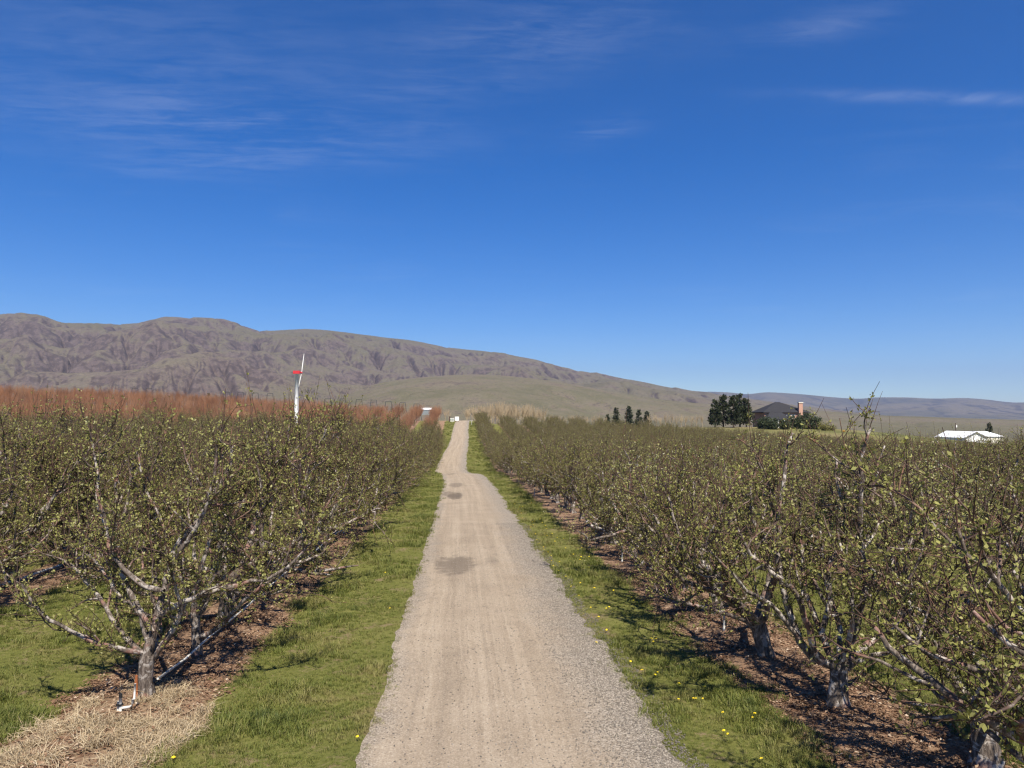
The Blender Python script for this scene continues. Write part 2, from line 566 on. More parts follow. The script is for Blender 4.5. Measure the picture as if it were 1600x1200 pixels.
def mat_hill(name, grass_a, grass_b, rock, scale, rock_amt):
    m, nt, b = new_mat(name)
    geo = nt.node('ShaderNodeNewGeometry')
    pos = geo.outputs['Position']
    nz = nt.sep(geo.outputs['Normal'])[2]
    gul = nt.node('ShaderNodeAttribute', {'attribute_name': 'gully'}).outputs['Fac']
    n1 = nt.noise(pos, 1.0 / (900 * scale), 7, 0.6)
    n2 = nt.noise(pos, 1.0 / (140 * scale), 6, 0.65, 0.5)
    n3 = nt.noise(pos, 1.0 / (28 * scale), 4, 0.7)
    g = nt.mix(nt.smooth(nt.math('ADD', nt.math('MULTIPLY', n1, .6), nt.math('MULTIPLY', n2, .4)), 0.40, 0.60), grass_a, grass_b)
    steep = nt.math('SUBTRACT', 1.0, nz)
    rk = nt.math('ADD', nt.math('MULTIPLY', steep, 1.6), nt.math('MULTIPLY', gul, 0.25))
    rk = nt.math('ADD', rk, nt.math('MULTIPLY', nt.math('SUBTRACT', n2, .5), 1.1))
    rk = nt.math('ADD', rk, nt.math('MULTIPLY', nt.math('SUBTRACT', n1, .5), 0.9))
    rmask = nt.math('MULTIPLY', nt.smooth(rk, 0.02, 0.42), rock_amt)
    col = nt.mix(rmask, g, rock)
    n4 = nt.noise(pos, 1.0 / (9 * scale), 3, 0.7)
    col = nt.mix(nt.smooth(n4, 0.42, 0.66), nt.mix(0.16, col, (0.02, 0.018, 0.014)), nt.mix(0.08, col, (0.26, 0.23, 0.17)))
    dark = nt.math('MULTIPLY', nt.smooth(nt.math('ADD', n3, nt.math('MULTIPLY', rmask, 0.12)), 0.57, 0.67), 0.6)
    col = nt.mix(dark, col, tuple(x * 0.42 for x in rock))
    vein = nt.math('MULTIPLY', nt.smooth(nt.math('ADD', gul, nt.math('MULTIPLY', nt.math('SUBTRACT', n3, .5), .5)), 0.30, 0.62), 0.45)
    col = nt.mix(vein, col, tuple(x * 0.62 for x in rock))
    lite = nt.math('MULTIPLY', nt.smooth(nt.noise(pos, 1.0 / (60 * scale), 5, .7, 1.0), 0.62, 0.72), 0.35)
    col = nt.mix(lite, col, tuple(min(1, x * 1.45) for x in grass_b))
    nt.put(b, 'Base Color', col)
    b.inputs['Roughness'].default_value = 1.0
    b.inputs['Specular IOR Level'].default_value = 0.0
    nt.put(b, 'Normal', nt.bump(nt.math('ADD', n2, nt.math('MULTIPLY', n3, .5)), 0.5, 20.0 * scale))
    return m


# ------------------------------------------------------------------ ground and road
gm = mat_ground()


def spaced(stops):
    """stops: (value, step) -> increasing coordinates"""
    out = []
    for (a, st), (b_, _) in zip(stops[:-1], stops[1:]):
        n = max(1, int(round((b_ - a) / st)))
        out += list(np.linspace(a, b_, n, endpoint=False))
    out.append(stops[-1][0])
    return np.array(out)


gx = spaced([(-16000, 3000), (-1000, 300), (-130, 10), (-40, 3), (-14, .5), (-7, .25), (7, .5), (14, 3), (50, 10), (200, 50), (1000, 3000), (16000, 1)])
gy = spaced([(-900, 200), (-40, 5), (-5, 1), (4, .35), (24, .7), (60, 1), (100, 1.5), (210, 6), (300, 25), (900, 300), (2500, 2500), (16800, 1)])
GX, GY = np.meshgrid(gx, gy)
GZ = H(GX, GY)
near = (np.abs(GX) < 40) & (GY < 70)
lump = (fbm(GX * 1.1, GY * 1.1, 5, 4) - .5) * 0.12 * near
hump = 0.10 * np.exp(-(row_dist(GX) / .7) ** 2) * near          # soil is ridged up along the rows
on_road = np.clip(1 - (np.abs(GX - road_cx(GY)) - road_hw(GY)) / 0.5, 0, 1)
GZ = GZ + (lump + hump) * (1 - on_road)
GZ = GZ - 0.09 * (np.abs(GX - road_cx(GY)) < road_hw(GY) - 0.22) * (GY < 240)
ground = link('ground', mesh_np('ground', np.stack([GX, GY, GZ], -1).reshape(-1, 3), grid_faces(len(gy), len(gx)), gm, smooth=True))
tag(ground, kind='structure')


def ground_z(x, y):
    """the finished ground with its lumps"""
    x, y = np.asarray(x, float), np.asarray(y, float)
    nr = (np.abs(x) < 40) & (y < 70)
    onr = np.clip(1 - (np.abs(x - road_cx(y)) - road_hw(y)) / 0.5, 0, 1)
    return H(x, y) + ((fbm(x * 1.1, y * 1.1, 5, 4) - .5) * 0.12 + 0.10 * np.exp(-(row_dist(x) / .7) ** 2)) * nr * (1 - onr)


def edge_wob(y, s):
    return (fbm(np.asarray(y) * .45, np.asarray(y) * 0 + s, 40 + s, 4) - .5) * .20 + (fbm(np.asarray(y) * 3.1, np.asarray(y) * 0 + s, 50 + s, 3) - .5) * .22


ry = spaced([(-12, .3), (4, .12), (30, .3), (80, .8), (236, 1)])
nc = 25
t = np.linspace(-1, 1, nc)
RX = np.zeros((len(ry), nc))
cx, hw = road_cx(ry), road_hw(ry)
Lw, Rw = hw + edge_wob(ry, 1) * .6, hw + edge_wob(ry, 2) + .05
RX = cx[:, None] + np.where(t < 0, t * Lw[:, None], t * Rw[:, None])
RY = np.repeat(ry[:, None], nc, 1)
tt = np.repeat(t[None], len(ry), 0)
crown = 0.045 * (1 - tt**2) - 0.030 * (np.exp(-((tt + .52) / .16) ** 2) + np.exp(-((tt - .38) / .16) ** 2))
RZm = H(RX, RY) + 0.012 + crown + (fbm(RX * 2.2, RY * 1.1, 9, 4) - .5) * 0.035 * (1 - tt**4)
road = link('road', mesh_np('road', np.stack([RX, RY, RZm], -1).reshape(-1, 3), grid_faces(len(ry), nc), mat_road(), {'across': tt.ravel()}, smooth=True))
tag(road, kind='structure')


# ------------------------------------------------------------------ mountains
def ridge(name, sky_px, crest_r, foot_r, back_r, foot_z, n_az, n_r, rough, wl, mat, power=1.2, seed=1, az_lim=46, steps=30, K=.5):
    """a range whose crest follows the photographed skyline, worn by running water (stream-power erosion)"""
    az, el = [], []
    for x, y in sky_px:
        d = ray(x, y)
        az.append(math.atan2(d.x, d.y))
        el.append(d.z / math.hypot(d.x, d.y))
    A = np.linspace(R(-az_lim), R(az_lim), n_az)
    E = hermite(az, el, A)
    s = np.concatenate([np.linspace(0, 1, int(n_r * .84)), np.linspace(1.02, 1 + (back_r - crest_r) / (crest_r - foot_r), n_r - int(n_r * .84))])
    S, AA = np.meshgrid(s, A)
    r = foot_r + (crest_r - foot_r) * S
    hc = (CAM.z + crest_r * E)[:, None]
    X, Y = CAM.x + r * np.sin(AA), r * np.cos(AA)
    Sc = np.clip(S, 0, 1)
    f = np.where(S <= 1, Sc ** power * (1 + .16 * np.sin(np.pi * Sc)), 1 - .6 * (S - 1))
    rel = np.clip((hc - foot_z) / 450.0, .08, 1.5)
    h = foot_z + (hc - foot_z) * f
    h = h + (fbm(X / wl, Y / wl, seed + 3, 5, .55) - .5) * rough * rel * (np.sin(np.pi * np.clip(Sc, 0.03, 1)) + .06)
    nA, nS = h.shape
    N = nA * nS
    idx = np.arange(N).reshape(nA, nS)
    cell = np.hypot(X[1, :] - X[0, :], Y[1, :] - Y[0, :])[None, :] * np.gradient(r, axis=1)
    # the four smallest pads are edges that never receive
    for it in range(steps):
        best = np.zeros((nA, nS))
        rec = idx.copy()
        dist = np.ones((nA, nS))
        for di, dj in ((1, 0), (-1, 0), (0, 1), (0, -1), (1, 1), (1, -1), (-1, 1), (-1, -1)):
            i0, i1 = max(0, -di), nA - max(0, di)
            j0, j1 = max(0, -dj), nS - max(0, dj)
            a_ = (slice(i0, i1), slice(j0, j1))
            b_ = (slice(i0 + di, i1 + di), slice(j0 + dj, j1 + dj))
            dd = np.hypot(X[b_] - X[a_], Y[b_] - Y[a_])
            sl = (h[a_] - h[b_]) / dd
            m_ = sl > best[a_]
            best[a_] = np.where(m_, sl, best[a_])
            rec[a_] = np.where(m_, idx[b_], rec[a_])
            dist[a_] = np.where(m_, dd, dist[a_])
        order = np.argsort(-h.ravel()).tolist()
        rl = rec.ravel().tolist()
        acc = cell.ravel().tolist()
        for i in order:
            q_ = rl[i]
            if q_ != i:
                acc[q_] += acc[i]
        acc = np.array(acc).reshape(nA, nS)
        drop = h - h.ravel()[rec]
        dh = np.minimum(K * np.sqrt(acc) * best * .02, drop * .55)
        h = h - dh * np.clip(Sc * 12, 0, 1)
        # slopes creep
        lap = np.zeros_like(h)
        lap[1:-1, 1:-1] = (h[2:, 1:-1] + h[:-2, 1:-1] + h[1:-1, 2:] + h[1:-1, :-2]) / 4 - h[1:-1, 1:-1]
        h = h + lap * .06
    # bring the worn crest back to the skyline
    ang = ((h - CAM.z) / r).max(1)
    corr = E - ang
    kk = np.exp(-.5 * (np.arange(-24, 25) / 8.0) ** 2)
    corr = np.convolve(np.pad(corr, 24, mode='edge'), kk / kk.sum(), 'valid')
    h = h + (corr * crest_r)[:, None] * np.clip(Sc, 0, 1)
    gul = np.clip((np.log(acc + 1) - 8.5) / 5.0, 0, 1)
    me = mesh_np(name, np.stack([X, Y, h], -1).reshape(-1, 3), grid_faces(nA, nS)[:, ::-1], mat, {'gully': gul.ravel()}, smooth=True)
    o = link(name, me)
    tag(o, kind='structure')
    return o


MAIN = [(-700, 520), (-400, 500), (-200, 512), (-80, 505), (0, 492), (30, 490), (65, 494), (100, 504), (150, 505), (205, 506), (240, 498), (270, 496), (345, 499), (380, 508),
        (410, 517), (480, 514), (520, 517), (600, 527), (650, 533), (700, 543), (780, 551), (850, 566), (890, 577), (960, 588), (1000, 596), (1060, 607),
        (1110, 614), (1180, 624), (1300, 640), (1450, 655), (1700, 668), (2200, 680)]
FOOT = [(-700, 640), (0, 646), (300, 650), (430, 640), (500, 622), (560, 606), (620, 594), (680, 588), (740, 585), (800, 588), (880, 598), (960, 612), (1050, 626), (1150, 634),
        (1272, 641), (1364, 648), (1465, 652), (1600, 656), (1800, 660), (2200, 664)]
FAR = [(-700, 600), (0, 600), (800, 604), (1000, 608), (1114, 612), (1144, 613), (1168, 616), (1195, 613), (1250, 616), (1296, 620), (1347, 623), (1364, 621), (1418, 621),
       (1465, 623), (1499, 622), (1549, 625), (1573, 628), (1600, 629), (1750, 626), (2200, 630)]
m_main = mat_hill("ridge_range_land", (0.112, 0.100, 0.066), (0.142, 0.121, 0.088), (0.108, 0.083, 0.076), 1.0, 1.0)
m_foot = mat_hill("foothill_range_land", (0.112, 0.104, 0.062), (0.155, 0.134, 0.092), (0.128, 0.100, 0.082), .5, 0.9)
m_far = mat_hill("far_range_land", (0.085, 0.078, 0.050), (0.170, 0.140, 0.092), (0.062, 0.053, 0.044), 2.2, 0.8)
ridge('far_hills', FAR, 13500, 8500, 15500, -60, 300, 60, 240, 1500, m_far, 1.1, 5, steps=18)
ridge('mountain', MAIN, 5200, 1900, 6200, -70, 900, 210, 330, 800, m_main, 1.1, 1, az_lim=43, steps=44, K=1.15)
ridge('foothills', FOOT, 2900, 1000, 3600, -75, 460, 100, 110, 450, m_foot, 1.0, 9, steps=26, K=.6)
# ------------------------------------------------------------------ plants: materials
def mat_bark():
    m, nt, b = new_mat("orchard_bark")
    age = nt.node('ShaderNodeAttribute', {'attribute_name': 'age'}).outputs['Fac']
    tc = nt.node('ShaderNodeTexCoord').outputs['Object']
    rnd = nt.node('ShaderNodeObjectInfo').outputs['Random']
    n1 = nt.noise(tc, 7.0, 5, 0.65, 0.6)
    n2 = nt.noise(nt.vmath('MULTIPLY', tc, (30.0, 30.0, 7.0)), 1.0, 5, 0.7)
    old = nt.ramp(n2, [(0.34, (0.034, 0.026, 0.021)), (0.5, (0.105, 0.083, 0.068)), (0.68, (0.235, 0.198, 0.168))])
    pale = nt.math('MULTIPLY', nt.smooth(n1, 0.51, 0.59), nt.math('ADD', 0.35, nt.math('MULTIPLY', rnd, 0.6)))
    old = nt.mix(pale, old, (0.52, 0.475, 0.43))
    pink = nt.math('MULTIPLY', nt.smooth(nt.noise(tc, 3.1, 3, .5), 0.54, 0.64), 0.7)
    old = nt.mix(pink, old, (0.235, 0.120, 0.095))
    young = nt.ramp(nt.noise(tc, 5.0, 2, .5), [(0.35, (0.045, 0.028, 0.022)), (0.55, (0.090, 0.056, 0.042)), (0.70, (0.20, 0.105, 0.066))])
    nt.put(b, 'Base Color', nt.mix(nt.smooth(age, 0.10, 0.42), young, old))
    b.inputs['Roughness'].default_value = 0.8
    nt.put(b, 'Normal', nt.bump(nt.math('ADD', n1, n2), 0.9, 0.012))
    return m


def mat_leaf(name, stops, trans=0.35, rough=0.6, dry=None):
    m, nt, b = new_mat(name)
    tone = nt.node('ShaderNodeAttribute', {'attribute_name': 'tone'}).outputs['Fac']
    rnd = nt.node('ShaderNodeObjectInfo').outputs['Random']
    f = nt.math('ADD', nt.math('MULTIPLY', tone, 0.7), nt.math('MULTIPLY', rnd, 0.3))
    col = nt.ramp(f, stops)
    if dry:
        gp = nt.node('ShaderNodeNewGeometry').outputs['Position']
        dn = nt.math('ADD', nt.math('MULTIPLY', nt.noise(gp, 0.8, 4, .6), .65), nt.math('MULTIPLY', nt.noise(gp, 5.0, 3, .6), .35))
        col = nt.mix(nt.math('MULTIPLY', nt.smooth(dn, 0.48, 0.64), .75), col, dry)
        col = nt.mix(nt.math('MULTIPLY', nt.smooth(dn, 0.46, 0.36), .5), col, (0.045, 0.075, 0.022))
    nt.put(b, 'Base Color', col)
    b.inputs['Roughness'].default_value = rough
    tr = nt.node('ShaderNodeBsdfTranslucent')
    nt.put(tr, 'Color', nt.mix(0.3, col, (0.30, 0.34, 0.06), 'MULTIPLY') if False else col)
    mx = nt.node('ShaderNodeMixShader', Fac=trans)
    nt.l.new(b.outputs[0], mx.inputs[1])
    nt.l.new(tr.outputs[0], mx.inputs[2])
    nt.l.new(mx.outputs[0], m.node_tree.nodes['Material Output'].inputs['Surface'])
    return m


M_BARK = mat_bark()
M_LEAF = mat_leaf("budding_leaf", [(0.0, (0.130, 0.128, 0.036)), (0.35, (0.230, 0.230, 0.062)), (0.7, (0.340, 0.330, 0.110)), (0.92, (0.41, 0.40, 0.20)), (1.0, (0.58, 0.54, 0.40))], 0.34)
M_REDTWIG = mat_leaf("russet_twig", [(0.0, (0.20, 0.100, 0.062)), (0.1, (0.26, 0.125, 0.070)), (0.2, (0.31, 0.15, 0.082)), (0.3, (0.31, 0.18, 0.11))], 0.0, 0.8)
M_REDWOOD = simple_mat("russet_trunk", (0.17, 0.10, 0.075), 0.85, 0.3, 6.0)
M_TAN = simple_mat("pale_bare_stem", (0.40, 0.31, 0.20), 0.85, 0.3, 2.0)
M_TRUNK = simple_mat("conifer_bark", (0.10, 0.075, 0.058), 0.9, 0.3, 5.0)
M_NEEDLE = mat_leaf("conifer_needle", [(0.0, (0.018, 0.026, 0.012)), (0.6, (0.036, 0.048, 0.020)), (1.0, (0.075, 0.080, 0.030))], 0.1, 0.7)
M_GRASS = mat_leaf("verge_grass", [(0.0, (0.080, 0.102, 0.020)), (0.45, (0.150, 0.178, 0.036)), (0.8, (0.225, 0.230, 0.060)), (1.0, (0.35, 0.30, 0.13))], 0.35, 0.55, (0.30, 0.255, 0.105))
M_STRAW = mat_leaf("dead_straw", [(0.0, (0.24, 0.16, 0.085)), (0.5, (0.40, 0.31, 0.19)), (1.0, (0.58, 0.49, 0.34))], 0.2, 0.7)
M_LITTER = mat_leaf("dead_leaf", [(0.0, (0.085, 0.040, 0.024)), (0.5, (0.21, 0.125, 0.075)), (0.85, (0.33, 0.23, 0.15)), (1.0, (0.52, 0.43, 0.33))], 0.1, 0.8)
M_STONE = mat_leaf("loose_gravel", [(0.0, (0.12, 0.105, 0.09)), (0.5, (0.25, 0.22, 0.185)), (1.0, (0.46, 0.42, 0.37))], 0.0, 0.9)
M_YELLOW = simple_mat("dandelion_petal", (0.80, 0.58, 0.02), 0.7, 0.15, 40.0)
M_SHRUB = mat_leaf("shrub_leaf", [(0.0, (0.020, 0.034, 0.016)), (0.6, (0.045, 0.060, 0.026)), (1.0, (0.10, 0.105, 0.045))], 0.15)
M_OLIVE = mat_leaf("olive_leaf", [(0.0, (0.09, 0.085, 0.024)), (0.6, (0.16, 0.15, 0.04)), (1.0, (0.26, 0.23, 0.08))], 0.2)
M_ORANGE = mat_leaf("orange_blossom", [(0.0, (0.50, 0.24, 0.02)), (1.0, (0.80, 0.45, 0.04))], 0.2)


# ------------------------------------------------------------------ plants: geometry
def unit(v):
    return v / (np.linalg.norm(v, axis=-1, keepdims=True) + 1e-9)


class Wood:
    def __init__(self):
        self.V, self.Q, self.A, self.n = [], [], [], 0

    def tube(self, pts, rad, sides, age=None, lump=0.0, g=None):
        pts = np.asarray(pts, float)
        rad = np.asarray(rad, float)
        k = len(pts)
        tg = unit(np.gradient(pts, axis=0))
        ref = np.array([0.0, 0, 1]) if abs(tg[0][2]) < .8 else np.array([1.0, 0, 0])
        a = unit(np.cross(tg, ref))
        b = np.cross(tg, a)
        an = np.arange(sides) * (2 * np.pi / sides)
        rr = rad[:, None] * np.ones((1, sides))
        if lump and g is not None:
            rr = rr * (1 + g.normal(0, lump, (k, sides)))
        ring = pts[:, None, :] + rr[..., None] * (np.cos(an)[None, :, None] * a[:, None, :] + np.sin(an)[None, :, None] * b[:, None, :])
        i = np.arange(k - 1)[:, None] * sides
        j = np.arange(sides)[None, :]
        j2 = (j + 1) % sides
        q = np.stack([i + j, i + j2, i + sides + j2, i + sides + j], -1).reshape(-1, 4) + self.n
        self.V.append(ring.reshape(-1, 3))
        self.Q.append(q)
        ag = np.clip(rad / 0.045, 0, 1) if age is None else np.full(k, age)
        self.A.append(np.repeat(ag, sides))
        self.n += k * sides

    def mesh(self, name, mat):
        return mesh_np(name, np.concatenate(self.V), np.concatenate(self.Q), mat, {'age': np.concatenate(self.A)}, smooth=True)


def wander(g, p, d, L, n, kink, up):
    p = np.array(p, float)
    d = unit(np.array(d, float))
    pts = [p.copy()]
    for _ in range(n):
        d = unit(d + g.normal(0, kink, 3) + np.array([0, 0, up]))
        p = p + d * (L / n)
        pts.append(p.copy())
    return np.array(pts)


def along(pts, t):
    seg = np.linalg.norm(np.diff(pts, axis=0), axis=1)
    c = np.concatenate([[0], np.cumsum(seg)])
    s = t * c[-1]
    i = min(int(np.searchsorted(c, s, 'right')) - 1, len(seg) - 1)
    f = (s - c[i]) / max(seg[i], 1e-6)
    return pts[i] + (pts[i + 1] - pts[i]) * f, unit(pts[i + 1] - pts[i]), c[-1]


def leaf_quads(g, C, D, size, wide, spread, tone_pow=1.0):
    """one rhombic leaf per row of C, pointing roughly along D"""
    n = len(C)
    d = unit(D + g.normal(0, spread, (n, 3)))
    s = unit(np.cross(d, g.normal(0, 1, (n, 3))))
    L = (size * g.uniform(.6, 1.3, n))[:, None]
    W = L * wide
    nrm = np.cross(d, s)
    V = np.stack([C, C + d * L * .5 + s * W + nrm * L * .1, C + d * L, C + d * L * .5 - s * W + nrm * L * .1], 1).reshape(-1, 3)
    Q = np.arange(4 * n).reshape(n, 4)
    tone = np.repeat(g.uniform(0, 1, n) ** tone_pow, 4)
    return V, Q, tone


def orchard_tree(name, seed, trunk, limbs, leaf_k=1.0, sprout_k=1.0, sec_k=1.0, zcap=4.45):
    """trunk: (points, radii); limbs: list of (points, radii). Returns the wood mesh and the leaf mesh."""
    g = np.random.default_rng(seed)
    wd = Wood()
    wd.tube(trunk[0], trunk[1], 10, 1.0, .07, g)
    hosts, clusters, cdirs = [], [], []
    for pts, rad in limbs:
        wd.tube(pts, rad, 7, None, .06, g)
        hosts.append((pts, rad, 0))
        L = along(pts, 1)[2]
        for _ in range(int(L * 1.9 * sec_k) + 1):
            t = g.uniform(.22, .97)
            p, tg, _l = along(pts, t)
            r0 = np.interp(t, np.linspace(0, 1, len(rad)), rad) * g.uniform(.45, .7)
            d = unit(tg * .5 + unit(g.normal(0, 1, 3)) * .8 + np.array([p[0], p[1], 0]) * .12 + np.array([0, 0, .35]))
            ln = g.uniform(.45, 1.15) * min(1, max(.15, (zcap - p[2]) / 1.1))
            sp = wander(g, p, d, ln, 6, .24, .06)
            sr = np.linspace(max(r0, .015), .006, 7)
            wd.tube(sp, sr, 5, None, .05, g)
            hosts.append((sp, sr, 1))
    shoots = []
    for pts, rad, lev in hosts:
        L = along(pts, 1)[2]
        n = int(L / (.078 if lev else .105))
        for _ in range(n):
            t = g.uniform(.12 if lev == 0 else .05, 1)
            p, tg, _l = along(pts, t)
            if p[2] < .55 and g.random() < .6:
                continue
            d = unit(tg * .45 + unit(g.normal(0, 1, 3)) + np.array([0, 0, .25]))
            ln = g.uniform(.10, .48) if g.random() < .8 else g.uniform(.4, .8)
            sp = wander(g, p, d, ln, 3, .28, .10)
            wd.tube(sp, np.linspace(.0072, .0032, 4), 3)
            shoots.append((sp, ln, 1.0))
            if ln > .3 and g.random() < .7:
                q, tq, _l = along(sp, g.uniform(.3, .8))
                s2 = wander(g, q, unit(tq + unit(g.normal(0, 1, 3))), ln * .5, 2, .25, .1)
                wd.tube(s2, np.linspace(.004, .0025, 3), 3)
                shoots.append((s2, ln * .5, 1.0))
        # water sprouts: long bare upright whips from the upper wood
        for _ in range(int(L * 2.2 * sprout_k)):
            t = g.uniform(.45, 1)
            p, tg, _l = along(pts, t)
            if p[2] < 1.7:
                continue
            ln = g.uniform(.35, 1.0) * (1.2 if sprout_k > 1.2 else 1) * min(1, max(.2, (zcap - p[2]) / 1.0))
            sp = wander(g, p, unit(tg * .4 + np.array([g.normal(0, .35), g.normal(0, .35), 1.1])), ln, 4, .09, .05)
            wd.tube(sp, np.linspace(.0075, .0028, 5), 3)
            shoots.append((sp, ln, .35))
    for sp, ln, k in shoots:
        for _ in range(max(1, int(ln / .135 * k * leaf_k))):
            p, tg, _l = along(sp, g.uniform(.1, 1) if k > .5 else g.uniform(.3, 1))
            clusters.append(p)
            cdirs.append(tg)
    for pts, rad, lev in hosts:
        L = along(pts, 1)[2]
        for _ in range(int(L / (.10 if lev else .15) * leaf_k)):
            t = g.uniform(.15, 1)
            p, tg, _l = along(pts, t)
            r0 = np.interp(t, np.linspace(0, 1, len(rad)), rad)
            o = unit(np.cross(tg, g.normal(0, 1, 3)))
            clusters.append(p + o * (r0 + .02))
            cdirs.append(o)
    C = np.array(clusters)
    D = np.array(cdirs)
    k = g.integers(3, 6, len(C))
    C, D = np.repeat(C, k, 0), np.repeat(D, k, 0)
    C = C + g.normal(0, .010, C.shape)
    V, Q, T = leaf_quads(g, C, D * .5 + np.array([0, 0, .35]), .044, .29, .75)
    return wd.mesh(name + '_wood', M_BARK), mesh_np(name + '_leaves', V, Q, M_LEAF, {'tone': T})


def generic_tree(name, seed, upright, n_limbs, low, tall=1.0, sprout=1.0):
    g = np.random.default_rng(seed)
    th = g.uniform(.42, .68)
    lean = g.normal(0, .05, 2)
    tz = np.array([-.15, 0, .12, .3, .5, th])
    tp = np.stack([lean[0] * tz / th + g.normal(0, .012, 6), lean[1] * tz / th + g.normal(0, .012, 6), tz], 1)
    r0 = g.uniform(.105, .145)
    tr = r0 * np.array([1.5, 1.32, 1.08, 1.0, 1.0, .92])
    limbs = []
    a0 = g.uniform(0, 6.28)
    for i in range(n_limbs):
        a = a0 + i * 6.283 / n_limbs + g.normal(0, .22)
        el = g.uniform(.45, .8) + upright
        L = g.uniform(2.3, 3.1) * tall
        z0 = th - g.uniform(.02, .22)
        d = np.array([math.cos(a) * math.cos(el), math.sin(a) * math.cos(el), math.sin(el)])
        pts = wander(g, tp[-1] * [1, 1, 0] + [0, 0, z0], d, L, 13, .19, .05)
        R0 = g.uniform(.058, .085)
        limbs.append((pts, R0 * (1 - np.linspace(0, 1, 14) ** .8 * .78)))
        # a fork as heavy as the limb itself
        q, tg, _l = along(pts, g.uniform(.25, .45))
        f = wander(g, q, unit(tg + unit(g.normal(0, 1, 3)) * .75 + np.array([0, 0, .2])), L * g.uniform(.5, .7), 9, .25, .05)
        limbs.append((f, R0 * .68 * (1 - np.linspace(0, 1, 10) ** .8 * .75)))
    for i in range(low):
        a = g.uniform(0, 6.28)
        d = np.array([math.cos(a), math.sin(a), .12])
        pts = wander(g, [tp[-2][0], tp[-2][1], th * .75], d, g.uniform(1.6, 2.3), 9, .14, .05)
        limbs.append((pts, np.linspace(.038, .013, 10)))
    # keep limbs off the ground
    for p, _r in limbs:
        p[:, 2] = np.maximum(p[:, 2], .35)
        rr = np.hypot(p[:, 0], p[:, 1])
        k_ = np.where(rr > 1.55, (1.55 + .3 * (rr - 1.55)) / np.maximum(rr, .01), 1)
        p[:, :2] *= k_[:, None]
    return orchard_tree(name, seed + 500, (tp, tr), limbs, sprout_k=sprout)


def px_path(base, D0, pxs, depth, n=14):
    """a limb seen through photo pixels pxs, leaving the plane of the trunk by depth metres at its end"""
    P = []
    for i, (x, y) in enumerate(pxs):
        f = i / max(1, len(pxs) - 1)
        P.append(np.array(at_depth(x, y, D0 + depth * f)) - base)
    P = np.array(P)
    s = np.concatenate([[0], np.cumsum(np.linalg.norm(np.diff(P, axis=0), axis=1))])
    tq = np.linspace(0, s[-1], n)
    return np.stack([hermite(s, P[:, k], tq) for k in range(3)], 1)


def ground_hit(x, y):
    """where the sight line of a photo pixel meets the ground"""
    d = ray(x, y)
    s = 5.0
    for _ in range(4000):
        p = CAM + d * s
        if p.z <= float(ground_z(p.x, p.y)):
            return p
        s += .03
    return p


def hero(name, seed, base_px, trunk_px, r_trunk, limb_specs, extra, **kw):
    p = ground_hit(*base_px)
    base = np.array(p)
    D0 = p.y
    g = np.random.default_rng(seed)
    tp = px_path(base, D0, [base_px] + trunk_px, 0, 7)
    tp[:, 1] = 0
    tp = np.concatenate([[tp[0] - [0, 0, .15]], tp])
    tr = r_trunk * np.array([1.5, 1.3, 1.1, 1.0, .98, .98, 1.0, .9])
    limbs = []
    for pxs, r0, r1, dep in limb_specs:
        q = px_path(base, D0, pxs, dep)
        q = q + g.normal(0, .012, q.shape)
        limbs.append((q, np.linspace(r0, r1, len(q))))
    top = tp[-1]
    for a, el, L, r0 in extra:
        d = np.array([math.cos(a) * math.cos(el), math.sin(a) * math.cos(el), math.sin(el)])
        q = wander(g, top - [0, 0, .12], d, L, 12, .16, .05)
        limbs.append((q, np.linspace(r0, .014, 13)))
    w_, l_ = orchard_tree(name, seed, (tp, tr), limbs, **kw)
    return base, w_, l_


# right roadside row: the big vase-shaped tree; left: the first tree of the row with the long low arms; and its neighbour
Z4 = lambda pts: [(1040 + a * .35, 780 + b * .35) for a, b in pts]
Z1 = lambda pts: [(a * .35, 780 + b * .35) for a, b in pts]
hero_r = hero('vase_tree', 91, (1309, 1102), Z4([(770, 850), (772, 780), (770, 715)]), .125, [
    (Z4([(745, 740), (650, 700), (595, 620), (562, 520), (530, 420), (503, 300), (488, 150), (505, 20)]) + [(1226, 745), (1229, 705), (1238, 677)], .062, .020, .5),
    (Z4([(700, 720), (655, 640), (630, 540), (600, 460), (575, 405), (470, 330), (380, 240), (330, 150)]), .052, .018, -.5),
    (Z4([(590, 620), (500, 500), (430, 450), (360, 405), (300, 330), (230, 265), (150, 200)]), .036, .014, -.7),
    (Z4([(755, 735), (705, 650), (700, 580), (738, 460), (728, 335), (780, 185), (805, 60)]) + [(1316, 785), (1307, 748), (1307, 718)], .050, .018, .4),
    (Z4([(790, 735), (840, 600), (880, 470), (905, 380), (880, 250), (868, 100)]) + [(1345, 812), (1342, 790), (1349, 765), (1344, 720), (1354, 688), (1361, 668)], .060, .018, -.3),
    (Z4([(800, 745), (900, 645), (960, 590), (1030, 525), (1110, 440), (1190, 330), (1240, 200), (1260, 60)]), .058, .016, .8),
    (Z4([(810, 760), (900, 705), (1000, 680), (1085, 650), (1180, 600), (1260, 520)]), .036, .015, -.6)],
    [(1.2, .8, 2.4, .05), (2.2, .9, 2.5, .05), (-1.6, .95, 2.1, .045)])
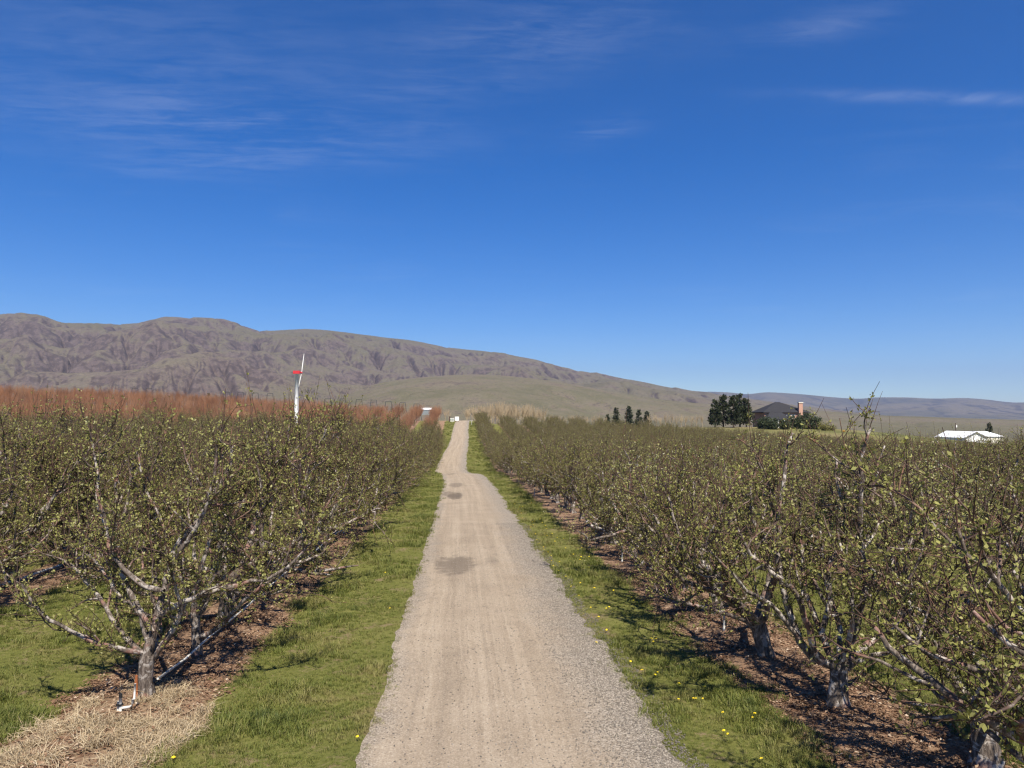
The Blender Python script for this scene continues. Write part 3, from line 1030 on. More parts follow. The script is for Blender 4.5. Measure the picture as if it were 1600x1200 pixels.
hero_l = hero('low_armed_tree', 92, (226, 1090), Z1([(650, 850), (652, 760), (665, 690)]), .105, [
    (Z1([(660, 720), (690, 590), (715, 500), (735, 410), (755, 330), (790, 200), (850, 130)]) + [(312, 812), (330, 780), (352, 740), (362, 695)], .078, .020, .5),
    (Z1([(715, 520), (780, 475), (850, 450), (950, 408), (1100, 372), (1210, 350), (1330, 262), (1400, 172)]), .043, .016, .3),
    (Z1([(660, 700), (570, 672), (460, 648), (340, 602), (240, 540), (130, 450), (100, 380)]), .040, .018, -.5),
    (Z1([(665, 640), (650, 580), (620, 495), (585, 455), (540, 450), (508, 398), (470, 330), (400, 250)]), .050, .017, .5),
    (Z1([(740, 410), (690, 400), (620, 370), (560, 320), (490, 240), (470, 100), (430, -40)]), .042, .016, .2),
    (Z1([(770, 270), (880, 120), (950, -60), (960, -200), (1000, -330)]), .038, .014, -.4),
    (Z1([(690, 600), (560, 380), (500, 180), (430, 0), (430, -150), (400, -300)]), .045, .014, 1.2)],
    [(1.0, .7, 2.3, .05), (1.9, .8, 2.5, .05), (-.7, .9, 1.9, .04), (2.8, .75, 2.2, .045)])
hero_n = hero('forked_tree', 93, (308, 1022), Z1([(878, 640), (872, 560), (868, 500)]), .075, [
    (Z1([(872, 620), (950, 590), (1010, 545), (1070, 470), (1150, 400), (1250, 330), (1300, 200)]), .045, .016, -.4),
    (Z1([(868, 500), (880, 350), (920, 240), (950, 140), (1000, 0), (1010, -180)]), .050, .016, .2),
    (Z1([(862, 510), (840, 400), (760, 280), (720, 100), (640, -60), (620, -200)]), .045, .015, .4)],
    [(.9, .8, 2.4, .05), (2.0, .75, 2.4, .05), (2.9, .85, 2.3, .045), (-.6, .9, 2.0, .04)])

VAR_L = [generic_tree('spreading_tree%d' % i, 100 + i, 0.10, 5 + i % 2, 2 + i % 2, 1.12, 1.5) for i in range(5)]
VAR_R = [generic_tree('upright_tree%d' % i, 200 + i, 0.18, 5 + i % 2, 1) for i in range(5)]


def shoot_tree(name, seed, height, n_limbs, n_shoots, spread, mat_w, mat_s, r_s=.008, trunk_r=.10):
    """leafless tree: short limbs carrying many upright whips; one mesh of limbs, one of whips"""
    g = np.random.default_rng(seed)
    wd, tw = Wood(), Wood()
    th = height * .2
    wd.tube([[0, 0, -.2], [0, 0, th * .5], [0, 0, th]], [trunk_r * 1.2, trunk_r, trunk_r * .9], 7)
    for i in range(n_limbs):
        a = i * 6.283 / n_limbs + g.normal(0, .3)
        d = np.array([math.cos(a) * spread, math.sin(a) * spread, .9])
        q = wander(g, [0, 0, th * .85], d, height * .48, 6, .14, .1)
        wd.tube(q, np.linspace(trunk_r * .5, trunk_r * .15, 7), 5)
        for _ in range(n_shoots):
            p, tg, _l = along(q, g.uniform(.2, 1))
            L = height * g.uniform(.22, .46)
            s = wander(g, p, unit(tg * .5 + np.array([g.normal(0, .35), g.normal(0, .35), .9])), L, 3, .12, .1)
            s[:, 2] = np.minimum(s[:, 2], height * g.uniform(.9, 1.02))
            tw.tube(s, np.linspace(r_s, r_s * .4, 4), 3)
    return wd.mesh(name + '_wood', mat_w), tw.mesh(name + '_whips', mat_s)


VAR_RED = [shoot_tree('russet%d' % i, 300 + i, 4.5, 6, 30, .75, M_REDWOOD, M_REDTWIG, .012) for i in range(4)]


# ------------------------------------------------------------------ scatter by geometry nodes (for stuff)
def proto(name, *meshes):
    return [bpy.data.objects.new(name + '_source', me) for me in meshes]


def scatter(name, P, rot, scl, idx, protos, label, cat):
    P = np.asarray(P, np.float32)
    me = bpy.data.meshes.new(name)
    me.vertices.add(len(P))
    me.vertices.foreach_set('co', P.ravel())
    for nm, ty, arr in (('rot', 'FLOAT_VECTOR', np.asarray(rot, np.float32)), ('scl', 'FLOAT', np.asarray(scl, np.float32)), ('idx', 'INT', np.asarray(idx, np.int32))):
        a = me.attributes.new(nm, ty, 'POINT')
        a.data.foreach_set('vector' if ty == 'FLOAT_VECTOR' else 'value', arr.ravel())
    me.update()
    o = link(name, me)
    ng = bpy.data.node_groups.new(name + '_scatter', 'GeometryNodeTree')
    ng.interface.new_socket('Geometry', in_out='INPUT', socket_type='NodeSocketGeometry')
    ng.interface.new_socket('Geometry', in_out='OUTPUT', socket_type='NodeSocketGeometry')
    n, l = ng.nodes, ng.links
    gi, go = n.new('NodeGroupInput'), n.new('NodeGroupOutput')
    jo = n.new('GeometryNodeJoinGeometry')
    for objs in reversed(protos):
        j1 = n.new('GeometryNodeJoinGeometry')
        for ob in objs:
            oi = n.new('GeometryNodeObjectInfo')
            oi.inputs['Object'].default_value = ob
            l.new(oi.outputs['Geometry'], j1.inputs[0])
        g2 = n.new('GeometryNodeGeometryToInstance')
        l.new(j1.outputs[0], g2.inputs[0])
        l.new(g2.outputs[0], jo.inputs[0])
    ip = n.new('GeometryNodeInstanceOnPoints')
    ip.inputs['Pick Instance'].default_value = True
    l.new(gi.outputs[0], ip.inputs['Points'])
    l.new(jo.outputs[0], ip.inputs['Instance'])

    def attr(nm, ty):
        a = n.new('GeometryNodeInputNamedAttribute')
        a.data_type = ty
        a.inputs['Name'].default_value = nm
        return a.outputs['Attribute']
    l.new(attr('idx', 'INT'), ip.inputs['Instance Index'])
    e = n.new('FunctionNodeEulerToRotation')
    l.new(attr('rot', 'FLOAT_VECTOR'), e.inputs[0])
    l.new(e.outputs[0], ip.inputs['Rotation'])
    l.new(attr('scl', 'FLOAT'), ip.inputs['Scale'])
    l.new(ip.outputs[0], go.inputs[0])
    md = o.modifiers.new('scatter', 'NODES')
    md.node_group = ng
    tag(o, label, cat, kind='stuff')
    return o


def zrot(n, g, tilt=0.0):
    r_ = np.zeros((n, 3))
    r_[:, 2] = g.uniform(0, 6.283, n)
    if tilt:
        r_[:, :2] = g.normal(0, tilt, (n, 2))
    return r_


# ------------------------------------------------------------------ the orchards
def tree_thing(name, wood, leaves, loc, rz, sc, label, group, cat='fruit tree'):
    e = bpy.data.objects.new(name, None)
    e.empty_display_size = .2
    COL.objects.link(e)
    e.location = loc
    e.rotation_euler = (0, 0, rz)
    e.scale = (sc, sc, sc)
    tag(e, label, cat, group)
    link('trunk', wood, e)
    link('crown', leaves, e)
    return e


g = np.random.default_rng(21)
spots = []      # (distance, x, y, side, row)
for side, x0, s, step in (('left', ROW_L0, -ROW_LS, 2.2), ('right', ROW_R0, ROW_RS, 2.45)):
    for k in range(24):
        x = x0 + s * k
        off = g.uniform(0, step)
        ys = np.arange(4.0 + off, 200.0, step)
        if k == 0:
            ys = np.arange(hero_l[0][1] + 2 * step, 200, step) if side == 'left' else np.concatenate([[6.15, 8.2], np.arange(hero_r[0][1] + step, 200, step)])
        for y in ys:
            yy = y + g.normal(0, .12)
            xx = x + g.normal(0, .10) + (.55 if side == 'right' and y in (6.15, 8.2) else 0)
            lim = 132 - 24 * min(1, max(0, -x - 8) / 40) if side == 'left' else 186 - 6 * min(1, x / 100)
            if yy > lim or (yy < 6.5 and not (k == 0 and side == 'right')):
                continue
            if not in_view((xx, yy, 0.0)):
                continue
            spots.append((math.hypot(xx - CAM.x, yy), xx, yy, side, k))
heroes = [(hero_l, 'left', 0, 'fruit tree with long low arms above white riser, first in roadside row left'),
          (hero_n, 'left', 0, None), (hero_r, 'right', 0, 'big vase-shaped fruit tree with pale limbs and stout trunk right of road')]
spots.sort()
N_IND = 296
near_spots, far_spots = spots[:N_IND], spots[N_IND:]
order = {}
for d, x, y, side, k in near_spots:
    order.setdefault((side, k), []).append(y)
for h_, side, k, _l in heroes:
    order.setdefault((side, k), []).append(float(h_[0][1]))
for v in order.values():
    v.sort()
STATE = {'left': 'spreading fruit tree in young leaf', 'right': 'upright fruit tree in young leaf'}


def tree_label(side, k, y):
    i = order[(side, k)].index(y) + 1
    return f"{STATE[side]}, {ordinal(i)} from near end of {ordinal(k + 1)} row {side} of road"


GRP = {'left': 'green fruit trees left of the road', 'right': 'green fruit trees right of the road'}
for h_, side, k, lab in heroes:
    tree_thing('fruit_tree', h_[1], h_[2], tuple(h_[0]), 0, 1, lab or tree_label(side, k, float(h_[0][1])), GRP[side])
for d, x, y, side, k in near_spots:
    v = (VAR_L if side == 'left' else VAR_R)[int(g.integers(5))]
    z = float(ground_z(x, y)) - .02
    tree_thing('fruit_tree', v[0], v[1], (x, y, z), g.uniform(0, 6.28), g.uniform(.88, 1.15) * (1.10 if side == 'left' else 1), tree_label(side, k, y), GRP[side])
fp = np.array([(x, y, float(ground_z(x, y)) - .02) for d, x, y, s_, k in far_spots])
fi = np.array([int(g.integers(5)) + (0 if s_ == 'left' else 5) for d, x, y, s_, k in far_spots])
scatter('distant_orchard', fp, zrot(len(fp), g), g.uniform(.86, 1.14, len(fp)) * np.where(fi < 5, 1.07, 1), fi, [proto('orchard_tree', *v) for v in VAR_L + VAR_R],
        'mass of budding fruit trees filling the far rows of both orchards', 'orchard')

# russet orchard: leafless red-twigged trees on the rise at the back left
red = []
for k in range(24):
    x = -6.6 - 4.7 * k
    for y in np.arange(136.5 - 24 * min(1, max(0, -x - 8) / 40), 197.0, 3.9):
        xx, yy = x + g.normal(0, .15), y + g.normal(0, .2)
        if in_view((xx, yy, 0)):
            red.append((yy, xx, k))
red.sort()
cnt = {}
for yy, xx, k in red[:300]:
    cnt[k] = cnt.get(k, 0) + 1
    v = VAR_RED[int(g.integers(4))]
    e = tree_thing('russet_fruit_tree', v[0], v[1], (xx, yy, float(H(xx, yy)) - .03), g.uniform(0, 6.28), g.uniform(.9, 1.1),
                   f"leafless russet-twigged fruit tree, {ordinal(cnt[k])} from near end of {ordinal(k + 1)} russet row left of road",
                   'leafless russet fruit trees behind the green orchard')
if len(red) > 300:
    rp = np.array([(x, y, float(H(x, y)) - .03) for y, x, k in red[300:]])
    scatter('distant_russet_orchard', rp, zrot(len(rp), g), g.uniform(.9, 1.1, len(rp)), g.integers(0, 4, len(rp)), [proto('russet_tree', *v) for v in VAR_RED],
            'mass of leafless russet fruit trees along the back of the rise', 'orchard')
print('COUNTS green', len(spots), 'far', len(far_spots), 'red', len(red))
# ------------------------------------------------------------------ distant trees
def conifer(name, seed, h, r, dens=1.0):
    g = np.random.default_rng(seed)
    wd = Wood()
    wd.tube([[0, 0, -.3], [0, 0, h * .4], [0, 0, h * .96]], [h * .028, h * .02, h * .004], 7)
    C, D = [], []
    for i in range(int(70 * dens)):
        f = g.uniform(.10, .97)
        z = h * f
        a = g.uniform(0, 6.283)
        L = r * (1 - f) ** .75 * g.uniform(.7, 1.12) * min(1, .55 + f * 2.6) + .25
        d = np.array([math.cos(a), math.sin(a), g.uniform(-.05, .45)])
        q = wander(g, [0, 0, z], d, L, 4, .08, .03)
        wd.tube(q, np.linspace(h * .006, h * .0015, 5), 4)
        n = int(26 * L / r * dens) + 8
        for _ in range(n):
            p, tg, _l = along(q, g.uniform(.25, 1) ** .8)
            C.append(p + g.normal(0, r * .07, 3))
            D.append(tg)
    V, Q, T = leaf_quads(g, np.array(C), np.array(D) * .7 + np.array([0, 0, .25]), r * .19, .30, .6)
    me = wd.mesh(name + '_wood', M_TRUNK)
    return me, mesh_np(name + '_needles', V, Q, M_NEEDLE, {'tone': T})


def place_tree(name, meshes, x_px, D, h_scale, label, group, cat, rz=0.0, sink=.05, base_z=None):
    p = at_depth(x_px, 650, D)
    z = float(H(p.x, p.y)) - sink if base_z is None else base_z
    return tree_thing(name, meshes[0], meshes[1], (p.x, p.y, z), rz, h_scale, label, group, cat)


def top_h(y_top, x_px, D):
    """height a thing needs to reach photo row y_top"""
    p = at_depth(x_px, y_top, D)
    return p.z - float(H(p.x, p.y))


PINES = [conifer('pine%d' % i, 400 + i, 10, 2.9, 1.25) for i in range(3)]
for i, (x, yt, D, lab) in enumerate([
        (1117, 624, 238, 'leftmost dark pine of the dense clump beside the brick house'),
        (1130, 617, 243, 'tall dark pine second from the road side in the clump beside house'),
        (1146, 619, 236, 'dark olive pine in the middle of the clump beside the house'),
        (1156, 615, 246, 'tallest dark pine of the clump, just clear of the house roof'),
        (1166, 622, 239, 'dark pine nearest the house wall in the clump')]):
    place_tree('pine_tree', PINES[i % 3], x, D, top_h(yt, x, D) / 10, lab, 'pines beside the house', 'pine tree', i * 1.3)
SPR = [conifer('spruce%d' % i, 420 + i, 10, 2.4, 1.2) for i in range(2)]
for i, (x, yt, D, lab) in enumerate([
        (949, 647, 330, 'tiny dark conifer standing apart beside the three pines on the horizon'),
        (963, 637, 330, 'dark rounded pine, first of the three on the horizon past the orchard'),
        (983, 634, 330, 'broadest dark pine, middle one of the three on the horizon'),
        (998, 640, 330, 'narrow pointed pine, last of the three on the horizon'),
        (1011, 642, 335, 'small pointed olive conifer beside the three pines on the horizon'),
        (325, 614, 205, 'small dark conifer poking above the russet orchard'),
        (1545, 660, 262, 'dark spruce rising behind the white barn roof')]):
    place_tree('conifer', SPR[i % 2], x, D, top_h(yt, x, D) / 10, lab, 'lone conifers on the horizon', 'conifer', i * 1.1)


def shrub(name, seed, h, r, n, mat, leaf):
    g = np.random.default_rng(seed)
    wd = Wood()
    C, D = [], []
    for i in range(26):
        a = g.uniform(0, 6.283)
        q = wander(g, [g.normal(0, r * .12), g.normal(0, r * .12), -.1], [math.cos(a) * g.uniform(.1, .9), math.sin(a) * g.uniform(.1, .9), 1], h * g.uniform(.6, 1), 5, .16, 0)
        k = r / max(h, r)
        wd.tube(q, np.linspace(.05, .01, 6), 4)
        for _ in range(n // 26):
            p, tg, _l = along(q, g.uniform(.2, 1))
            C.append(p + g.normal(0, r * .16, 3))
            D.append(unit(g.normal(0, 1, 3)))
    C = np.array(C)
    C[:, 2] = np.maximum(C[:, 2], .05)
    V, Q, T = leaf_quads(g, C, np.array(D), leaf, .4, .5)
    return wd.mesh(name + '_wood', M_TRUNK), mesh_np(name + '_leaves', V, Q, mat, {'tone': T})


SHR = [shrub('juniper%d' % i, 440 + i, 3.0, 2.6, 1500, M_SHRUB, .34) for i in range(2)]
OLV = shrub('olive_bush', 450, 3.0, 3.2, 1500, M_OLIVE, .30)
ORB = shrub('orange_bush', 451, 1.6, 1.2, 600, M_ORANGE, .22)
for x, yt, D, m_, lab, nm in [
        (1191, 649, 226, SHR[0], 'dark juniper at the left corner of the house front', 'juniper_bush'),
        (1206, 651, 224, SHR[1], 'low dark juniper in front of the house porch', 'juniper_bush'),
        (1224, 653, 224, SHR[0], 'dark juniper below the pink house wall', 'juniper_bush'),
        (1243, 647, 228, SHR[1], 'dark juniper below the brick chimney', 'juniper_bush'),
        (1257, 642, 230, SHR[0], 'tallest dark juniper at the right end of the house', 'juniper_bush'),
        (1270, 648, 229, SHR[1], 'dark juniper next to the olive bush', 'juniper_bush'),
        (1286, 658, 224, OLV, 'broad yellow-olive bush right of the house junipers', 'olive_bush'),
        (1300, 663, 226, OLV, 'small yellow-olive bush at the end of the house garden', 'olive_bush'),
        (1318, 673, 222, ORB, 'bright orange blossoming bush at the orchard edge', 'blossom_bush')]:
    h0 = {id(OLV): 3.0, id(ORB): 1.6}.get(id(m_), 3.0)
    place_tree(nm, m_, x, D, max(.4, top_h(yt, x, D) / h0 / 1.05), lab, 'bushes round the house', 'bush', x * .37)

POP = [shoot_tree('poplar%d' % i, 460 + i, 6.0, 5, 12, .35, M_TAN, M_TAN, .028, .07) for i in range(3)]
gq = np.random.default_rng(33)
n_p = 0
for x in np.concatenate([np.arange(728, 850, 3.1), np.arange(854, 946, 7.0), np.arange(1016, 1104, 8.0), [688, 694, 700]]):
    D = gq.uniform(214, 236) if 720 < x < 850 else (gq.uniform(205, 215) if x < 710 else gq.uniform(240, 270))
    yt = (626 + abs(x - 785) * .16 + gq.normal(0, 2.5)) if 720 < x < 850 else (637 if x < 710 else 647 + gq.normal(0, 2))
    h_ = top_h(yt, x, D)
    if h_ < 1:
        continue
    where = ('leafless tan poplar sapling in the pale thicket right of the road end' if 720 < x < 850 else
             'leafless yellowish sapling left of the road end' if x < 710 else 'thin leafless tan sapling on the horizon behind the right-hand orchard')
    place_tree('bare_poplar', POP[n_p % 3], float(x) + gq.normal(0, 1), D, h_ / 6.0, where,
               'tan thicket at the road end' if 720 < x < 850 else ('saplings left of the road end' if x < 710 else 'bare saplings on the horizon'), 'sapling', gq.uniform(0, 6))
    n_p += 1

# ------------------------------------------------------------------ buildings
M_ROOFD = simple_mat("dark_shingle", (0.026, 0.026, 0.030), 0.85, 0.25, 3.0)
M_BRICK = simple_mat("pink_brick", (0.46, 0.27, 0.20), 0.85, 0.15, 5.0)
M_DARKW = simple_mat("dark_siding", (0.16, 0.13, 0.125), 0.8, 0.15, 5.0)  # dark grey-brown siding of the house wing, one even tone
M_GLASS = simple_mat("window_glass", (0.03, 0.04, 0.05), 0.12, 0.2, 2.0, 0.0, 0.6)
M_WHITE = simple_mat("white_paint", (0.80, 0.80, 0.78), 0.55, 0.05, 2.0)
M_CREAM = simple_mat("cream_metal_siding", (0.74, 0.71, 0.60), 0.5, 0.05, 2.0)
M_WROOF = simple_mat("white_metal_roof", (0.82, 0.83, 0.84), 0.4, 0.04, 2.0)
M_GREYT = simple_mat("grey_trim", (0.20, 0.20, 0.20), 0.6, 0.15, 3.0)
M_PVC = simple_mat("weathered_pvc", (0.56, 0.55, 0.51), 0.55, 0.28, 7.0)
M_GREYB = simple_mat('blue_grey_netting', (0.20, 0.22, 0.23), 0.7, 0.1, 2.0)
M_BLACK = simple_mat("black_rubber", (0.015, 0.015, 0.016), 0.6, 0.3, 9.0)
M_RUST = simple_mat("rusty_steel", (0.28, 0.095, 0.035), 0.8, 0.35, 25.0)
M_RED = simple_mat("red_enamel", (0.55, 0.035, 0.045), 0.4, 0.12, 4.0)
M_STEEL = simple_mat("weathered_dark_steel", (0.055, 0.055, 0.062), 0.6, 0.3, 6.0)
M_WOODP = simple_mat("dark_timber_post", (0.075, 0.045, 0.035), 0.85, 0.3, 9.0)
M_TEAL = simple_mat("pale_teal_plastic", (0.36, 0.50, 0.48), 0.5, 0.15, 6.0)

p = at_depth(1219, 660, 245)
hz = float(H(p.x, p.y))
house = tag(link('house', None, loc=(p.x, p.y, hz)), 'two-storey house with dark hipped roof and pink brick walls among junipers', 'house')
HW, HD_, EV = 7.6, 5.0, top_h(643, 1225, 240) - .23
for nm, mat_, s_ in (
        ('wall', M_BRICK, Soup().box(-HW, HW, -HD_, HD_, -.5, EV)),
        ('wing_wall', M_DARKW, Soup().box(-HW - .6, -1.0, -HD_ - 3.6, -HD_ - .003, -.5, 2.7))):
    s_.obj(nm, mat_, house)


def hip(x0, x1, y0, y1, z0, z1, rx0, rx1, ym):
    vs = [(x0, y0, z0), (x1, y0, z0), (x1, y1, z0), (x0, y1, z0), (rx0, ym, z1), (rx1, ym, z1)]
    lo = [(a, b, c - .22) for a, b, c in vs[:4]]
    return Soup().add(vs + lo, [(0, 1, 5, 4), (1, 2, 5), (2, 3, 4, 5), (3, 0, 4), (6, 7, 1, 0), (7, 8, 2, 1), (8, 9, 3, 2), (9, 6, 0, 3), (9, 8, 7, 6)])


rf = hip(-HW - .6, HW + .6, -HD_ - .6, HD_ + .6, EV + .23, top_h(628, 1213, 245), -1.6, -.2, 0).obj('roof', M_ROOFD, house)
hip(-HW - 1.1, .2, -HD_ - 4.2, -HD_ + .4, 2.93, EV + .15, -6.0, -2.0, -HD_ - .6).obj('lower_roof', M_ROOFD, house)
ch = Soup().box(3.9, 5.2, -HD_ - 1.0, -HD_ - .003, -.4, top_h(629.5, 1240, 240)).obj('chimney', M_BRICK, house)
Soup().box(3.75, 5.35, -HD_ - 1.15, -HD_ + .15, top_h(629.5, 1240, 240) + .003, top_h(629.5, 1240, 240) + .25).obj('chimney_cap', M_CREAM, ch)
for wx, wz in ((.6, 3.1), (2.3, 3.1), (6.3, 3.1), (.8, .9), (2.4, .9), (6.3, .9)):
    f = Soup().box(wx - .6, wx + .6, -HD_ - .09, -HD_ - .003, wz, wz + 1.35).obj('window', M_WHITE, house)
    Soup().box(wx - .5, wx + .5, -HD_ - .105, -HD_ - .093, wz + .1, wz + 1.25).obj('pane', M_GLASS, f)
for wx in (-6.6, -4.6, -2.6):
    Soup().box(wx - .15, wx + .15, -HD_ - 4.1, -HD_ - 3.85, -.4, 2.7).obj('porch_column', M_WHITE, house)
Soup().box(-4.0, -3.0, -HD_ - 3.68, -HD_ - 3.603, -.2, 2.0).obj('door', M_RED, house)

bx0, by0, bz = 171.3, 240.0, -6.6
EVb, APb = -3.5, -1.58
barn = tag(link('barn', None, loc=(bx0, by0, bz)), 'white metal barn with low gabled roof and cream side wing', 'barn')
e_, a_ = EVb - bz, APb - bz
Soup().add([(0, 0, 0), (8, 0, 0), (8, 15, 0), (0, 15, 0), (0, 0, e_), (8, 0, e_), (8, 15, e_), (0, 15, e_), (4, 0, a_), (4, 15, a_)],
           [(0, 1, 5, 8, 4), (1, 2, 6, 5), (2, 3, 7, 9, 6), (3, 0, 4, 7)]).obj('wall', M_WHITE, barn)
for nm, sx in (('roof', 1), ('roof', -1)):
    ex, ez = 4 + sx * 4.45, e_ - .2
    Soup().add([(4, -.4, a_ + .02), (4, 15.4, a_ + .02), (ex, 15.4, ez + .02), (ex, -.4, ez + .02), (4, -.4, a_ + .14), (4, 15.4, a_ + .14), (ex, 15.4, ez + .14), (ex, -.4, ez + .14)],
               [(0, 1, 2, 3), (7, 6, 5, 4), (0, 4, 5, 1), (1, 5, 6, 2), (2, 6, 7, 3), (3, 7, 4, 0)]).obj(nm, M_WROOF, barn)
    Soup().add([(4, -.46, a_ - .16), (ex, -.46, ez - .16), (ex, -.46, ez + .15), (4, -.46, a_ + .15), (4, -.403, a_ - .16), (ex, -.403, ez - .16), (ex, -.403, ez + .15), (4, -.403, a_ + .15)],
               [(0, 1, 2, 3), (4, 7, 6, 5), (0, 4, 5, 1), (1, 5, 6, 2), (2, 6, 7, 3), (3, 7, 4, 0)]).obj('gable_trim', M_GREYT, barn)
Soup().box(8.003, 14.2, .6, 12, 0, e_ + .35).obj('wing_wall', M_CREAM, barn)
Soup().add([(7.9, .2, e_ + .36), (14.5, .2, e_ + .36), (14.5, 12.4, e_ + .36), (7.9, 12.4, e_ + .36), (7.9, 6, a_ + .1), (12.4, 6, a_ + .1)],
           [(0, 1, 5, 4), (1, 2, 5), (2, 3, 4, 5), (3, 0, 4), (0, 3, 2, 1)]).obj('wing_roof', M_WROOF, barn)
Soup().box(2.4, 5.6, -.06, -.004, 0, 2.4).obj('door', M_WHITE, barn)

pp = at_depth(1493, 661, 262)
pole = tag(link('utility_pole', None, loc=(pp.x, pp.y, float(H(pp.x, pp.y)) - .3)), 'dark utility pole with small white box behind the barn', 'pole')
hp = pp.z - pole.location.z
Soup().tube([(0, 0, 0), (0, 0, hp)], [.16, .11]).obj('post', M_WOODP, pole)
Soup().box(.12, .5, -.15, .15, hp - 1.6, hp - .7).obj('transformer', M_WHITE, pole)

pg_ = at_depth(666, 637, 420)
gh = tag(link('greenhouse', None, loc=(pg_.x, pg_.y, pg_.z - 4)), 'low white greenhouse roof just above the russet trees', 'greenhouse')
Soup().box(-3, 3, -3, 3, 0, 2.9).obj('wall', M_GREYB, gh)
Soup().add([(-3.3, -3.3, 2.91), (3.3, -3.3, 2.91), (3.3, 3.3, 2.91), (-3.3, 3.3, 2.91), (-3.3, 0, 3.9), (3.3, 0, 3.9)], [(0, 1, 5, 4), (2, 3, 4, 5), (1, 2, 5), (3, 0, 4), (0, 3, 2, 1)]).obj('roof', M_WROOF, gh)

# ------------------------------------------------------------------ wind machine
wp = at_depth(463, 650, 119)
wz = float(H(wp.x, wp.y))
top = at_depth(463, 584, 119).z - wz
wm = tag(link('wind_machine', None, loc=(wp.x, wp.y, wz)), 'tall white orchard wind machine with red gearbox and raised blades', 'wind machine')
Soup().tube([(0, 0, -.2), (0, 0, .06)], [.9, .9], 12).obj('base', M_GREYT, wm)
Soup().tube([(0, 0, .063), (0, 0, top * .5), (0, 0, top)], [.34, .32, .29], 14).obj('tower', M_WHITE, wm, smooth=True)
s_ = Soup().box(-.55, .48, -.26, .3, top + .003, top + .48)
hd = s_.obj('gearbox', M_RED, wm)
Soup().tube([(.40, .25, top + .25), (.72, .48, top + .18)], [.14, .14], 8).obj('hub', M_RED, hd)
hubp = Vector((.66, .45, top + .16))
tipa = at_depth(474, 552, 119) - Vector((wp.x, wp.y, wz))
tipb = at_depth(464.3, 609, 119) - Vector((wp.x, wp.y, wz))
for tip in (tipa, tipb):
    tip.y = -.62
    tip2 = Vector((tip.x, .55, tip.z))
    d_ = tip2 - hubp
    vs = []
    for f, wdt in ((0.02, .06), (.3, .11), (.8, .085), (1.0, .04)):
        c_ = hubp + d_ * f
        vs += [c_ + Vector((-wdt * .55, -wdt, 0)), c_ + Vector((wdt * .55, -wdt * .6, 0)), c_ + Vector((wdt * .55, wdt, 0)), c_ + Vector((-wdt * .55, wdt * .6, 0))]
    fs = [(0, 1, 2, 3), (15, 14, 13, 12)]
    for i in range(3):
        for k in range(4):
            fs.append((i * 4 + k, i * 4 + (k + 1) % 4, i * 4 + 4 + (k + 1) % 4, i * 4 + 4 + k))
    Soup().add(vs, fs).obj('blade', M_WHITE, wm)
Soup().box(-1.0, 1.0, -2.3, -1.0, .0, 1.5).obj('engine_housing', M_WHITE, wm)

# ------------------------------------------------------------------ trellis frames behind the russet orchard
TRL = [(211, 611), (233, 611), (355, 617), (376, 617), (399, 618), (422, 619), (492, 626), (512, 627), (536, 627), (561, 628), (584, 629), (607, 631), (629, 633), (651, 635)]
for i, (x, yt) in enumerate(TRL):
    D = 207.0
    q = at_depth(x, yt - 4, D)
    z0 = float(H(q.x, q.y))
    h_ = q.z - z0
    fr = tag(link('trellis_frame', None, loc=(q.x, q.y, z0)), f'dark trapezoid steel trellis frame above russet trees, {ordinal(i + 1)} counting towards the road', 'trellis frame', 'trellis frames along the rise')
    for sx in (-1, 1):
        Soup().tube([(sx * 1.5, 0, -.3), (sx * .72, 0, h_)], .08, 6).obj('leg', M_STEEL, fr)
    Soup().tube([(-.78, 0, h_), (.78, 0, h_)], .08, 6).obj('crossbar', M_STEEL, fr)

# ------------------------------------------------------------------ things at the end of the road
def spot(x, y, D):
    q = at_depth(x, y, D)
    return q, float(H(q.x, q.y))


q, z0 = spot(702.3, 650.5, 186)
po = tag(link('gate_post', None, loc=(q.x, q.y, z0 - .2)), 'dark timber post beside the white board at the road end', 'post')
Soup().tube([(0, 0, 0), (0, 0, q.z - z0 + .1)], [.15, .14], 8).obj('post', M_WOODP, po)
Soup().tube([(0, 0, q.z - z0 + .1), (0, 0, q.z - z0 + .22)], [.17, .05], 8).obj('cap', M_WOODP, po)
q, z0 = spot(714, 651, 187)
q2 = at_depth(714, 657.3, 187)
sg = tag(link('notice_board', None, loc=(q.x, q.y, z0)), 'blank white board on two posts at the road end', 'sign')
Soup().box(-.5, .5, -.04, .04, q2.z - z0, q.z - z0).obj('board', M_WHITE, sg)
for sx in (-.42, .42):
    Soup().box(sx - .05, sx + .05, .043, .14, -.2, q.z - z0 - .05).obj('leg', M_WOODP, sg)
q, z0 = spot(706, 656, 186.5)
gt = tag(link('field_gate', None, loc=(q.x, q.y, z0)), 'small white and teal slatted gate leaning by the dark post', 'gate')
for zz in (.15, .45, .75):
    Soup().box(-.55, .5, -.03, .03, zz, zz + .12).obj('rail', M_WHITE if zz != .45 else M_TEAL, gt)
for sx in (-.55, -.02, .48):
    Soup().box(sx, sx + .09, -.075, -.033, 0, 1.05).obj('upright', M_WHITE, gt)
q, z0 = spot(737, 659.5, 176)
st = tag(link('standpipe', None, loc=(q.x, q.y, z0)), 'white tee-topped irrigation standpipe on the right verge near the road end', 'standpipe')
Soup().tube([(0, 0, -.2), (0, 0, .9)], .05, 8).obj('riser', M_PVC, st)
Soup().tube([(-.3, 0, .95), (.3, 0, .95)], .05, 8).obj('tee', M_PVC, st)

